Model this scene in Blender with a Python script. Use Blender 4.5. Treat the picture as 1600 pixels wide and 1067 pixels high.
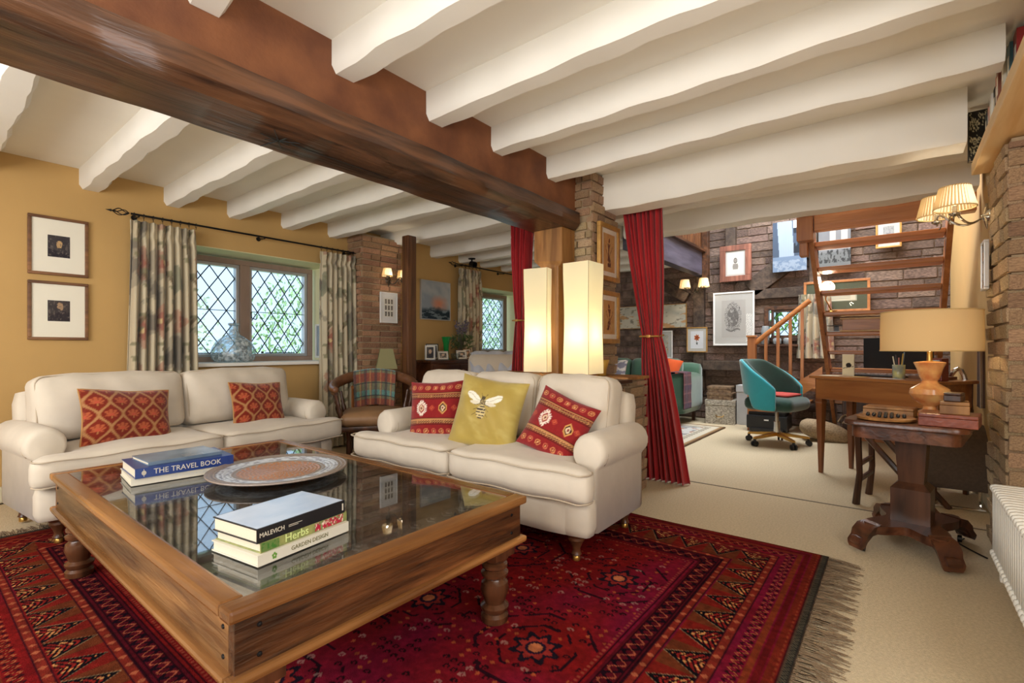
import bpy, bmesh, math, random
import numpy as np
from mathutils import Vector, Matrix, Euler
random.seed(7); np.random.seed(7)
for o in list(bpy.data.objects): bpy.data.objects.remove(o, do_unlink=True)
S = bpy.context.scene; COL = S.collection
PI = math.pi
TH = math.radians(38.2)
# ---------------------------------------------------------------- camera, world, light
cd = bpy.data.cameras.new('camera'); cam = bpy.data.objects.new('camera', cd); COL.objects.link(cam)
cam.location = (0, 0, 1.0); cam.rotation_euler = (PI/2, 0, TH - PI/2)
cd.sensor_width = 36; cd.lens = 763/1600*36; cd.shift_y = 11.5/1600; cd.clip_start = 0.02
S.camera = cam
S.view_settings.view_transform = 'Standard'; S.view_settings.look = 'None'
S.view_settings.gamma = 1; S.view_settings.use_curve_mapping = False
S.view_settings.exposure = 0.08
w = bpy.data.worlds.new('sky'); S.world = w; w.use_nodes = True
bg = w.node_tree.nodes['Background']; bg.inputs[0].default_value = (0.66, 0.82, 1.0, 1); bg.inputs[1].default_value = 1.55
sn = bpy.data.lights.new('sun', 'SUN'); sn.energy = 6.0; sn.angle = 0.02; sn.color = (1.0, 0.96, 0.88)
so = bpy.data.objects.new('sun', sn); COL.objects.link(so); so.rotation_euler = (math.radians(32), 0, math.radians(8))
def area(name, loc, rot, sx, sy, power, col):
    l = bpy.data.lights.new(name, 'AREA'); l.shape = 'RECTANGLE'; l.size = sx; l.size_y = sy; l.energy = power; l.color = col
    o = bpy.data.objects.new(name, l); COL.objects.link(o); o.location = loc; o.rotation_euler = rot; return o
FILL_COL = (1.0, 0.955, 0.89)
area('fill_light_back', (-1.42, 1.9, 1.55), (0, -PI/2, 0), 1.0, 3.2, 80, FILL_COL)  # added fill light behind the camera, set in an unseen opening
area('fill_light_side', (0.1, -1.12, 1.55), (PI/2, 0, 0), 2.2, 1.0, 44, FILL_COL)  # second added fill, from the unseen side opening
area('fill_light_study', (5.9, 0.9, 3.95), (0, 0, 0), 1.9, 1.9, 190, (0.88, 0.94, 1.0))  # added cool fill under the closed study roof, which has no skylight
def bulb(loc, power, r=0.03, col=(1.0, 0.74, 0.42)):
    l = bpy.data.lights.new('bulb_light', 'POINT'); l.energy = power; l.color = col; l.shadow_soft_size = r
    o = bpy.data.objects.new('bulb_light', l); COL.objects.link(o); o.location = loc; return o

# ---------------------------------------------------------------- colour and material helpers
def lin(c):
    c = np.asarray(c, float); return np.where(c <= 0.04045, c/12.92, ((c+0.055)/1.055)**2.4)
def rgb(r, g, b): return tuple(float(x) for x in lin([r/255, g/255, b/255]))+(1.0,)
MATS = {}
def mat(name, col, rough=0.6, metal=0.0, noise=0.0, nscale=8.0, bump=0.0, bscale=40.0, col2=None, stretch=(1, 1, 1), spec=0.5, rnd=0.0, emit=0, sheen=0.0, trans=0.0, detail=4):
    if name in MATS: return MATS[name]
    m = bpy.data.materials.new(name); m.use_nodes = True; nt = m.node_tree; N = nt.nodes; Lk = nt.links
    b = N['Principled BSDF']; b.inputs['Roughness'].default_value = rough; b.inputs['Metallic'].default_value = metal
    b.inputs['Specular IOR Level'].default_value = spec
    if sheen: b.inputs['Sheen Weight'].default_value = sheen
    if trans: b.inputs['Transmission Weight'].default_value = trans
    c = rgb(*col); b.inputs['Base Color'].default_value = c
    tc = N.new('ShaderNodeTexCoord'); mp = N.new('ShaderNodeMapping'); mp.inputs['Scale'].default_value = stretch
    Lk.new(tc.outputs['Object'], mp.inputs['Vector'])
    cur = None
    if noise or col2:
        n = N.new('ShaderNodeTexNoise'); n.inputs['Scale'].default_value = nscale; n.inputs['Detail'].default_value = detail
        Lk.new(mp.outputs[0], n.inputs['Vector'])
        r = N.new('ShaderNodeMix'); r.data_type = 'RGBA'
        c2 = rgb(*col2) if col2 else tuple(x*(1-noise) for x in c[:3])+(1,)
        r.inputs['A'].default_value = c; r.inputs['B'].default_value = c2
        cr = N.new('ShaderNodeMapRange'); cr.inputs['From Min'].default_value = 0.35; cr.inputs['From Max'].default_value = 0.65
        Lk.new(n.outputs['Fac'], cr.inputs['Value']); Lk.new(cr.outputs[0], r.inputs['Factor'])
        cur = r.outputs['Result']
    if rnd:
        oi = N.new('ShaderNodeObjectInfo'); ge = N.new('ShaderNodeNewGeometry')
        ad = N.new('ShaderNodeMath'); ad.operation = 'ADD'; Lk.new(oi.outputs['Random'], ad.inputs[0]); Lk.new(ge.outputs['Random Per Island'], ad.inputs[1])
        fr = N.new('ShaderNodeMath'); fr.operation = 'FRACT'; Lk.new(ad.outputs[0], fr.inputs[0])
        hs = N.new('ShaderNodeHueSaturation')
        mr = N.new('ShaderNodeMapRange'); mr.inputs['To Min'].default_value = 1-rnd; mr.inputs['To Max'].default_value = 1+rnd*0.7
        Lk.new(fr.outputs[0], mr.inputs['Value']); Lk.new(mr.outputs[0], hs.inputs['Value'])
        m3 = N.new('ShaderNodeMath'); m3.operation = 'MULTIPLY'; m3.inputs[1].default_value = 7.3; Lk.new(fr.outputs[0], m3.inputs[0])
        f3 = N.new('ShaderNodeMath'); f3.operation = 'FRACT'; Lk.new(m3.outputs[0], f3.inputs[0])
        mh = N.new('ShaderNodeMapRange'); mh.inputs['To Min'].default_value = 0.492; mh.inputs['To Max'].default_value = 0.512; hs.inputs['Saturation'].default_value = 0.92
        Lk.new(f3.outputs[0], mh.inputs['Value']); Lk.new(mh.outputs[0], hs.inputs['Hue'])
        if cur: Lk.new(cur, hs.inputs['Color'])
        else: hs.inputs['Color'].default_value = c
        cur = hs.outputs[0]
    if cur: Lk.new(cur, b.inputs['Base Color'])
    if bump:
        n2 = N.new('ShaderNodeTexNoise'); n2.inputs['Scale'].default_value = bscale; n2.inputs['Detail'].default_value = 5
        Lk.new(mp.outputs[0], n2.inputs['Vector'])
        bp = N.new('ShaderNodeBump'); bp.inputs['Strength'].default_value = bump; bp.inputs['Distance'].default_value = 0.01
        Lk.new(n2.outputs['Fac'], bp.inputs['Height']); Lk.new(bp.outputs[0], b.inputs['Normal'])
    if emit: b.inputs['Emission Color'].default_value = c; b.inputs['Emission Strength'].default_value = emit
    MATS[name] = m; return m
def painted(name, rough=0.8, bump=0.0, bscale=200, sheen=0.0, spec=0.3):
    if name in MATS: return MATS[name]
    m = mat(name, (200, 200, 200), rough, bump=bump, bscale=bscale, spec=spec, sheen=sheen)
    a = m.node_tree.nodes.new('ShaderNodeAttribute'); a.attribute_name = 'Col'
    m.node_tree.links.new(a.outputs['Color'], m.node_tree.nodes['Principled BSDF'].inputs['Base Color']); return m
def wood(name, c1, c2, rough=0.4, axis='X', sc=3.0, spec=0.5, bump=0.15, patch=0.35):
    if name in MATS: return MATS[name]
    st = {'X': (0.10, 1, 1), 'Y': (1, 0.10, 1), 'Z': (1, 1, 0.10)}[axis]
    m = mat(name, c1, rough, col2=c2, nscale=sc*14, stretch=st, spec=spec, bump=bump, bscale=sc*30, detail=9); nt = m.node_tree; N = nt.nodes
    for n in N:
        if n.type == 'TEX_NOISE': n.inputs['Distortion'].default_value = 0.6
    b = N['Principled BSDF']; src = b.inputs['Base Color'].links[0].from_socket; mp = [n for n in N if n.type == 'MAPPING'][0]
    n2 = N.new('ShaderNodeTexNoise'); n2.inputs['Scale'].default_value = sc*2.6; n2.inputs['Detail'].default_value = 5; n2.inputs['Distortion'].default_value = 1.2; nt.links.new(mp.outputs[0], n2.inputs['Vector'])
    r = N.new('ShaderNodeMapRange'); r.inputs['From Min'].default_value = 0.35; r.inputs['From Max'].default_value = 0.65; r.inputs['To Min'].default_value = 1-patch*1.3; r.inputs['To Max'].default_value = 1+patch*0.35; nt.links.new(n2.outputs['Fac'], r.inputs['Value'])
    h = N.new('ShaderNodeHueSaturation'); nt.links.new(src, h.inputs['Color']); nt.links.new(r.outputs[0], h.inputs['Value']); nt.links.new(h.outputs[0], b.inputs['Base Color'])
    return m
def glassm(name, tint=(255, 255, 255), ior=1.45, rough=0.0):
    if name in MATS: return MATS[name]
    m = bpy.data.materials.new(name); m.use_nodes = True; nt = m.node_tree; N = nt.nodes; N.clear()
    out = N.new('ShaderNodeOutputMaterial'); mx = N.new('ShaderNodeMixShader'); t = N.new('ShaderNodeBsdfTransparent'); t.inputs[0].default_value = rgb(*tint)
    g = N.new('ShaderNodeBsdfGlossy'); g.inputs['Roughness'].default_value = rough; lw = N.new('ShaderNodeLayerWeight'); lw.inputs[0].default_value = 0.5
    pw = N.new('ShaderNodeMath'); pw.operation = 'POWER'; pw.inputs[1].default_value = 3.6; nt.links.new(lw.outputs['Facing'], pw.inputs[0])
    f0 = ((ior-1)/(ior+1))**2; fr = N.new('ShaderNodeMapRange'); fr.inputs['To Min'].default_value = f0; fr.inputs['To Max'].default_value = 0.9; nt.links.new(pw.outputs[0], fr.inputs['Value'])
    nt.links.new(fr.outputs[0], mx.inputs[0]); nt.links.new(t.outputs[0], mx.inputs[1]); nt.links.new(g.outputs[0], mx.inputs[2]); nt.links.new(mx.outputs[0], out.inputs[0])
    MATS[name] = m; return m
def shadem(name, col, tr=0.6, em=0.0, stripe=False):
    if name in MATS: return MATS[name]
    m = bpy.data.materials.new(name); m.use_nodes = True; nt = m.node_tree; N = nt.nodes; N.clear()
    out = N.new('ShaderNodeOutputMaterial'); mx = N.new('ShaderNodeMixShader'); mx.inputs[0].default_value = tr
    d = N.new('ShaderNodeBsdfDiffuse'); t = N.new('ShaderNodeBsdfTranslucent')
    d.inputs[0].default_value = rgb(*col); t.inputs[0].default_value = rgb(*col)
    nt.links.new(d.outputs[0], mx.inputs[1]); nt.links.new(t.outputs[0], mx.inputs[2])
    last = mx.outputs[0]
    if em:
        e = N.new('ShaderNodeEmission'); e.inputs[0].default_value = rgb(*col); e.inputs[1].default_value = em
        a = N.new('ShaderNodeAddShader'); nt.links.new(last, a.inputs[0]); nt.links.new(e.outputs[0], a.inputs[1]); last = a.outputs[0]
    nt.links.new(last, out.inputs[0]); MATS[name] = m; return m

M = {}
M['mustard'] = mat('mustard_paint', (196, 158, 98), 0.85, noise=0.05, nscale=3, bump=0.05)
M['white_paint'] = mat('white_paint', (240, 236, 226), 0.7, noise=0.04, nscale=2.5, bump=0.08, bscale=14)
M['cream_paint'] = mat('cream_paint', (226, 220, 176), 0.75, noise=0.03)
M['skirting'] = mat('skirting_paint', (215, 205, 175), 0.5)
M['carpet'] = mat('carpet', (214, 196, 164), 0.95, noise=0.16, nscale=90, bump=0.5, bscale=260, spec=0.1)
M['brown_plaster'] = mat('brown_plaster', (128, 78, 44), 0.75, col2=(100, 56, 30), nscale=5, bump=0.2, bscale=60)
M['oak_dark'] = wood('dark_oak', (104, 68, 44), (52, 32, 22), 0.32, 'X', 1.4, bump=0.4)
M['oak_post'] = wood('oak_post', (120, 78, 46), (84, 50, 30), 0.4, 'Z', 1.4, bump=0.3)
M['oak_light'] = wood('light_oak', (176, 124, 66), (140, 92, 44), 0.5, 'Z', 1.6)
M['timber'] = wood('aged_timber', (96, 80, 66), (66, 52, 44), 0.7, 'Z', 1.4, bump=0.4)
M['pine'] = wood('pale_pine', (232, 200, 150), (214, 172, 116), 0.55, 'X', 1.0, patch=0.12)
M['stairw'] = wood('stair_oak', (196, 130, 74), (168, 104, 56), 0.35, 'Y', 1.4, patch=0.15)
M['stairz'] = wood('stair_oak_upright', (186, 120, 68), (156, 94, 50), 0.35, 'Z', 1.4, patch=0.15)
M['tablew'] = wood('sheesham_wood', (138, 84, 46), (64, 36, 20), 0.33, 'X', 2.2, bump=0.3, patch=0.5)
M['tabley'] = wood('sheesham_wood_side', (140, 98, 56), (90, 56, 30), 0.33, 'Y', 2.0, bump=0.3, patch=0.45)
M['tablerim'] = wood('sheesham_rim', (164, 112, 62), (112, 70, 36), 0.25, 'Y', 0.8)
M['tableleg'] = wood('sheesham_leg', (122, 76, 48), (72, 42, 26), 0.28, 'Z', 1.0)
M['mahog'] = wood('mahogany', (112, 66, 42), (66, 36, 24), 0.28, 'X', 1.2)
M['mahogz'] = wood('mahogany_upright', (98, 62, 42), (58, 36, 24), 0.3, 'Z', 1.2)
M['deskw'] = wood('desk_walnut', (170, 112, 60), (140, 84, 42), 0.3, 'X', 1.0, patch=0.18)
M['deskz'] = wood('desk_walnut_upright', (140, 82, 42), (104, 56, 28), 0.3, 'Z', 1.0)
M['framew'] = wood('picture_frame_oak', (136, 92, 52), (104, 66, 36), 0.45, 'X', 2.0)
M['framegold'] = mat('frame_gilt', (196, 150, 82), 0.35, 0.35, noise=0.25, nscale=20)
M['framewhite'] = mat('frame_white', (232, 232, 230), 0.4)
M['framesilver'] = mat('frame_silver', (190, 190, 190), 0.35, 0.4)
M['frameblack'] = mat('frame_black', (34, 32, 32), 0.4)
M['framebrown'] = wood('frame_reddish_wood', (158, 104, 84), (128, 78, 62), 0.5, 'Z', 3)
M['mount'] = mat('picture_mount', (238, 232, 214), 0.8)
M['mountgrey'] = mat('picture_mount_grey', (196, 196, 192), 0.8)
M['mountgreen'] = mat('picture_mount_green', (84, 90, 70), 0.8)
M['linen'] = mat('cream_linen', (212, 200, 182), 0.9, noise=0.06, nscale=9, bump=0.35, bscale=7, sheen=0.15, spec=0.15)
M['piping'] = mat('linen_piping', (186, 170, 148), 0.9)
M['iron'] = mat('black_iron', (30, 28, 28), 0.45, 0.6)
M['chrome'] = mat('polished_nickel', (206, 204, 198), 0.15, 1.0)
M['pewter'] = mat('dark_pewter', (96, 88, 78), 0.35, 0.9)
M['brass'] = mat('brass', (196, 156, 84), 0.28, 0.9)
M['lead'] = mat('lead_came', (46, 56, 58), 0.5, 0.3)
M['winframe'] = mat('stained_window_frame', (158, 132, 116), 0.55, noise=0.1, nscale=20, stretch=(1, 1, 0.2))
M['glass'] = glassm('window_glass', (246, 252, 255), 1.45)
M['picglass'] = glassm('picture_glass', (255, 255, 255), 1.25)
M['tableglass'] = glassm('tabletop_glass', (230, 236, 242), 2.15)
M['plasticblack'] = mat('black_plastic', (24, 24, 26), 0.4)
M['brick_warm'] = mat('brick_warm', (182, 144, 106), 0.9, col2=(140, 106, 78), nscale=14, bump=0.6, bscale=50, rnd=0.32)
M['brick_pier'] = mat('brick_pier', (188, 140, 98), 0.9, col2=(140, 98, 70), nscale=14, bump=0.6, bscale=50, rnd=0.34)
M['brick_pale'] = mat('brick_pale', (204, 176, 134), 0.9, col2=(160, 126, 88), nscale=14, bump=0.7, bscale=50, rnd=0.28)
M['brick_study'] = mat('brick_study', (142, 116, 102), 0.95, col2=(96, 78, 70), nscale=9, bump=0.8, bscale=30, rnd=0.42)
M['mortar'] = mat('mortar', (176, 152, 120), 0.95, noise=0.2, nscale=20, bump=0.5)
M['mortar_dark'] = mat('mortar_dark', (118, 98, 82), 0.95, noise=0.3, nscale=12, bump=0.5)
M['radiator'] = mat('radiator_enamel', (240, 238, 228), 0.35)
M['teal'] = mat('teal_velvet', (30, 164, 178), 0.7, noise=0.15, nscale=6, sheen=0.6)
M['darkgreen'] = mat('dark_green_velvet', (24, 64, 52), 0.8, noise=0.3, nscale=8, sheen=0.4)
M['greenvelvet'] = mat('green_velvet', (60, 100, 78), 0.75, noise=0.2, nscale=5, sheen=0.5, bump=0.1, bscale=8)
M['leather'] = mat('brown_leather', (118, 76, 48), 0.35, noise=0.3, nscale=12, bump=0.2, bscale=80)
M['seatleather'] = mat('tan_leather_seat', (152, 114, 78), 0.5, noise=0.2, nscale=10, bump=0.1)
M['terracotta'] = mat('terracotta', (206, 104, 60), 0.85)
M['redcloth'] = mat('red_cloth', (176, 66, 56), 0.85)
M['khaki'] = mat('khaki_shade_fabric', (138, 132, 92), 0.85)
M['paper'] = mat('paper', (214, 202, 178), 0.8, noise=0.1, nscale=200, stretch=(1, 1, 6))
M['paint'] = painted('printed_surface')
M['paintcloth'] = painted('woven_cloth', 0.95, 0.25, 300, 0.25, 0.15)
M['paintrug'] = painted('woven_rug', 0.98, 0.4, 260, 0.0, 0.03)
M['paintgloss'] = painted('glossy_print', 0.25, spec=0.6)

# ---------------------------------------------------------------- mesh helpers
I4 = Matrix.Identity(4)
def TR(x=0, y=0, z=0, rx=0, ry=0, rz=0): return Matrix.Translation((x, y, z)) @ Euler((rx, ry, rz)).to_matrix().to_4x4()
def bx(bm, c, s, m=I4, bev=0.0):
    r = bmesh.ops.create_cube(bm, size=1); vs = r['verts']
    for v in vs: v.co = Vector((v.co.x*s[0]+c[0], v.co.y*s[1]+c[1], v.co.z*s[2]+c[2]))
    if bev:
        es = list({e for v in vs for e in v.link_edges})
        rr = bmesh.ops.bevel(bm, geom=es, offset=bev, segments=2, affect='EDGES', profile=0.6)
        vs = list({v for v in rr['verts']} | {v for v in vs if v.is_valid})
    if m is not I4:
        for v in vs: v.co = m @ v.co
    return bm
def box(a, b, bev=0.0, m=I4):
    bm = bmesh.new(); bx(bm, [(a[i]+b[i])/2 for i in range(3)], [abs(b[i]-a[i]) for i in range(3)], m, bev); return bm
def loft(bm, rings, cap=True, closed=True):
    rv = [[bm.verts.new(p) for p in ring] for ring in rings]; n = len(rings[0])
    for a, b in zip(rv, rv[1:]):
        for i in range(n if closed else n-1):
            j = (i+1) % n; bm.faces.new((a[i], a[j], b[j], b[i]))
    if cap and closed:
        bm.faces.new(list(reversed(rv[0]))); bm.faces.new(rv[-1])
    return bm
def tube(bm, pts, r, seg=8, closed=False, m=I4):
    pts = [Vector(p) for p in pts]; n = len(pts); rs = r if isinstance(r, (list, tuple)) else [r]*n
    rings = []; up = Vector((0, 0, 1)); prev = None
    for i, p in enumerate(pts):
        a = pts[i-1] if (i > 0 or closed) else p; b = pts[(i+1) % n] if (i < n-1 or closed) else p
        t = (b-a).normalized()
        if prev is None:
            x = t.cross(up if abs(t.z) < 0.9 else Vector((1, 0, 0))).normalized()
        else:
            x = (prev - t*prev.dot(t)).normalized()
        prev = x; y = t.cross(x)
        rings.append([m @ (p+(x*math.cos(k*2*PI/seg)+y*math.sin(k*2*PI/seg))*rs[i]) for k in range(seg)])
    if closed:
        rv = [[bm.verts.new(q) for q in ring] for ring in rings]
        for a, b in zip(rv, rv[1:]+rv[:1]):
            for i in range(seg): bm.faces.new((a[i], a[(i+1) % seg], b[(i+1) % seg], b[i]))
    else: loft(bm, rings)
    return bm
def lathe(bm, prof, seg=20, c=(0, 0, 0), m=I4):
    rings = [[m @ Vector((c[0]+r*math.cos(k*2*PI/seg), c[1]+r*math.sin(k*2*PI/seg), c[2]+z)) for k in range(seg)] for r, z in prof]
    return loft(bm, rings)
def openlathe(bm, prof, seg=32, c=(0, 0, 0), m=I4):
    rings = [[m @ Vector((c[0]+r*math.cos(k*2*PI/seg), c[1]+r*math.sin(k*2*PI/seg), c[2]+z)) for k in range(seg)] for r, z in prof]
    return loft(bm, rings, cap=False)
def prism(bm, pts, z0, z1, m=I4):
    return loft(bm, [[m @ Vector((x, y, z0)) for x, y in pts], [m @ Vector((x, y, z1)) for x, y in pts]])
def rbox(bm, s, r, n=(10, 8, 5), warp=None, m=I4, puff=(0, 0, 0)):
    """rounded box centred on the origin, full size s, corner radius r, optional puff per axis and warp(co)"""
    h = [x/2 for x in s]; cache = {}
    def lat(i, k): return -1+2*i/n[k]
    def vert(p):
        key = tuple(round(x, 5) for x in p)
        if key in cache: return cache[key]
        a, b, c = p
        q = Vector((a*h[0], b*h[1], c*h[2]))
        inn = Vector([max(-(h[i]-r), min(h[i]-r, q[i])) for i in range(3)])
        d = q-inn; 
        if d.length > 1e-9: q = inn+d.normalized()*r
        q.x += puff[0]*a*(1-b*b)*(1-c*c); q.y += puff[1]*b*(1-a*a)*(1-c*c); q.z += puff[2]*c*(1-a*a)*(1-b*b)
        if warp: q = Vector(warp(q, p))
        cache[key] = bm.verts.new(m @ q); return cache[key]
    for ax in range(3):
        u, v = (ax+1) % 3, (ax+2) % 3
        for sg in (-1, 1):
            for i in range(n[u]):
                for j in range(n[v]):
                    f = []
                    for di, dj in ((0, 0), (1, 0), (1, 1), (0, 1)):
                        p = [0, 0, 0]; p[ax] = sg; p[u] = lat(i+di, u); p[v] = lat(j+dj, v); f.append(vert(p))
                    if sg < 0: f.reverse()
                    try: bm.faces.new(f)
                    except ValueError: pass
    return bm
def link(name, me, parent=None, loc=None, rot=None):
    o = bpy.data.objects.new(name, me); COL.objects.link(o)
    if parent is not None: o.parent = parent
    if loc is not None: o.location = loc
    if rot is not None: o.rotation_euler = rot
    return o
def obj(name, bm, m, parent=None, loc=None, rot=None, smooth=False, label=None):
    bmesh.ops.recalc_face_normals(bm, faces=bm.faces[:])
    me = bpy.data.meshes.new(name); bm.to_mesh(me); bm.free()
    me.materials.append(M[m] if isinstance(m, str) else m)
    if smooth:
        me.polygons.foreach_set('use_smooth', [True]*len(me.polygons))
        if smooth != 'all': me.set_sharp_from_angle(angle=math.radians(40))
    o = link(name, me, parent, loc, rot)
    if label: o['label'] = label
    return o
def tag(o, label, cat, group=None, kind=None):
    o['label'] = label; o['category'] = cat
    if group: o['group'] = group
    if kind: o['kind'] = kind
    return o
def thing(name, label, cat, loc=(0, 0, 0), rz=0, group=None, rot=None):
    o = bpy.data.objects.new(name, None); COL.objects.link(o); o.location = loc; o.rotation_euler = rot or (0, 0, rz)
    o.empty_display_size = 0.05
    return tag(o, label, cat, group)
def struct(name, bm, m, parent=None, **k):
    o = obj(name, bm, m, parent, **k)
    if parent is None: o['kind'] = 'structure'
    return o
def sempty(name):
    o = bpy.data.objects.new(name, None); COL.objects.link(o); o['kind'] = 'structure'; return o
def dup(o, parent=None):
    c = o.copy(); COL.objects.link(c); c.parent = parent
    for ch in list(o.children): dup(ch, c)
    return c
def copyof(o, loc, rot, label, group=None):
    c = dup(o); c.location = loc; c.rotation_euler = rot; c['label'] = label
    if group: c['group'] = group
    return c
# painted grids: fn(U, V) with arrays in 0..1 returns r,g,b arrays (0..1 sRGB)
def setcol(me, colr):
    a = me.color_attributes.new('Col', 'FLOAT_COLOR', 'POINT')
    c = np.ones((len(me.vertices), 4), np.float32); c[:, :3] = lin(np.clip(colr, 0, 1)); a.data.foreach_set('color', c.ravel())
def gridmesh(name, nx, ny, pos, fn, m='paint', parent=None, loc=None, rot=None, smooth=True, label=None, solid=0.0):
    U, V = np.meshgrid(np.linspace(0, 1, nx+1), np.linspace(0, 1, ny+1)); U = U.ravel(); V = V.ravel()
    P = np.stack(pos(U, V), 1); me = bpy.data.meshes.new(name)
    i = np.arange(nx)[None, :]+np.arange(ny)[:, None]*(nx+1); i = i.ravel()
    F = np.stack([i, i+1, i+nx+2, i+nx+1], 1)
    me.from_pydata(P.tolist(), [], F.tolist()); me.polygons.foreach_set('use_smooth', [smooth]*len(F))
    setcol(me, np.stack(fn(U, V), 1)); me.materials.append(M[m] if isinstance(m, str) else m)
    o = link(name, me, parent, loc, rot)
    if label: o['label'] = label
    if solid:
        md = o.modifiers.new('thickness', 'SOLIDIFY'); md.thickness = solid; md.offset = 0
    return o
def h2(ix, iy, s=0):
    n = np.sin(ix*127.1+iy*311.7+s*74.7)*43758.5453; return n-np.floor(n)
def vn(x, y, s=0):
    ix = np.floor(x); iy = np.floor(y); fx = x-ix; fy = y-iy; fx = fx*fx*(3-2*fx); fy = fy*fy*(3-2*fy)
    return (h2(ix, iy, s)*(1-fx)+h2(ix+1, iy, s)*fx)*(1-fy)+(h2(ix, iy+1, s)*(1-fx)+h2(ix+1, iy+1, s)*fx)*fy
def fbm(x, y, s=0): return vn(x, y, s)*0.55+vn(x*2.1, y*2.1, s+3)*0.28+vn(x*4.3, y*4.3, s+7)*0.17
def C(*c): return np.array(c, float)/255
def base(U, col): return np.tile(C(*col), (len(U), 1))
def put(a, mask, col, k=1.0):
    mk = (mask.astype(float)*k)[:, None] if mask.dtype == bool else (mask*k)[:, None]
    return a*(1-mk)+C(*col)*mk
def out(a): return a[:, 0], a[:, 1], a[:, 2]

# ---------------------------------------------------------------- text
def text(s, size, m, parent, mtx, depth=0.0006, name='lettering', align='LEFT', xs=1.0, label=None):
    cu = bpy.data.curves.new('t', 'FONT'); cu.body = s; cu.size = size; cu.extrude = depth; cu.align_x = align; cu.align_y = 'CENTER'; cu.resolution_u = 2
    to = bpy.data.objects.new('t', cu); COL.objects.link(to); bpy.context.view_layer.update()
    me = bpy.data.meshes.new_from_object(to.evaluated_get(bpy.context.evaluated_depsgraph_get()))
    bpy.data.objects.remove(to); bpy.data.curves.remove(cu); me.materials.clear(); me.materials.append(M[m] if isinstance(m, str) else m)
    me.name = name; o = link(name, me, parent); o.matrix_local = mtx @ Matrix.Diagonal((xs, 1, 1, 1))
    if label: o['label'] = label
    return o

# ---------------------------------------------------------------- brickwork
def brickmesh(kind, i):
    bm = bmesh.new(); bx(bm, (0, 0, 0), (1, 1, 1))
    rr = random.Random(i*13+5); am = 0.05
    for v in bm.verts: v.co += Vector((rr.uniform(-am, am)*0.3, rr.uniform(-am, am)*2.0, rr.uniform(-am, am)))
    bmesh.ops.bevel(bm, geom=[e for e in bm.edges], offset=0.03, segments=1, affect='EDGES')
    bmesh.ops.recalc_face_normals(bm, faces=bm.faces[:])
    me = bpy.data.meshes.new('brick'); bm.to_mesh(me); bm.free(); me.materials.append(M[kind]); return me
BM = {}
def bricks(parent, O, U, N, L, z0, z1, kind, bl=0.215, bh=0.062, jt=0.012, dep=0.05, proud=0.008, cap=300, skip=None, phase=0, near=None, name='brick', rubble=False):
    """rows of bricks on the plane through O along unit U with outward normal N"""
    O = Vector(O); U = Vector(U).normalized(); N = Vector(N).normalized()
    if kind not in BM: BM[kind] = [brickmesh(kind, i) for i in range(4)]
    items = []; z = z0; row = phase
    while z < z1-0.02:
        h = min(bh*(random.uniform(0.75, 1.3) if rubble else 1), z1-z-jt)
        if h < 0.015: break
        x = -bl*(0.5 if row % 2 else 0)*1.0-(random.random()*0.1*bl)
        while x < L-0.005:
            l = bl*random.uniform(0.55, 1.35) if rubble else bl*random.choice((1, 1, 1, 0.5))
            a = max(x, 0); b = min(x+l, L)
            if b-a > 0.03 and not (skip and skip((a+b)/2, z+h/2)):
                items.append((a, b, z, h))
            x += l+jt
        z += h+jt; row += 1
    if near is not None: items.sort(key=lambda t: (O+U*((t[0]+t[1])/2)+Vector((0, 0, t[2]))-Vector(near)).length)
    R = Matrix((U, -N, Vector((0, 0, 1)))).transposed().to_4x4()
    rest = bmesh.new()
    for i, (a, b, z, h) in enumerate(items):
        off = proud+random.uniform(-0.006, 0.006)
        p = O+U*((a+b)/2)+N*(off-dep/2)+Vector((0, 0, z+h/2)); p.z = z+h/2
        mt = Matrix.Translation(p) @ R @ Matrix.Diagonal((b-a, dep, h, 1))
        if i < cap:
            o = link(name, random.choice(BM[kind]), parent); o.matrix_local = mt
        else: bx(rest, (0, 0, 0), (1, 1, 1), mt)
    if len(rest.verts): obj(name+'work', rest, kind, parent)['kind'] = 'stuff'
    else: rest.free()

# ================================================================ SETTING
ZC = 2.29; ZJ = 2.15; YW = 4.6
floor = struct('floor', box((-1.5, -1.2, -0.06), (7.3, 5.0, 0.0)), 'carpet')
obj('carpet_seam', box((3.72, -0.45, 0.0005), (3.735, 1.3, 0.003), 0, I4), mat('seam', (120, 108, 92), 0.9), floor)
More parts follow.
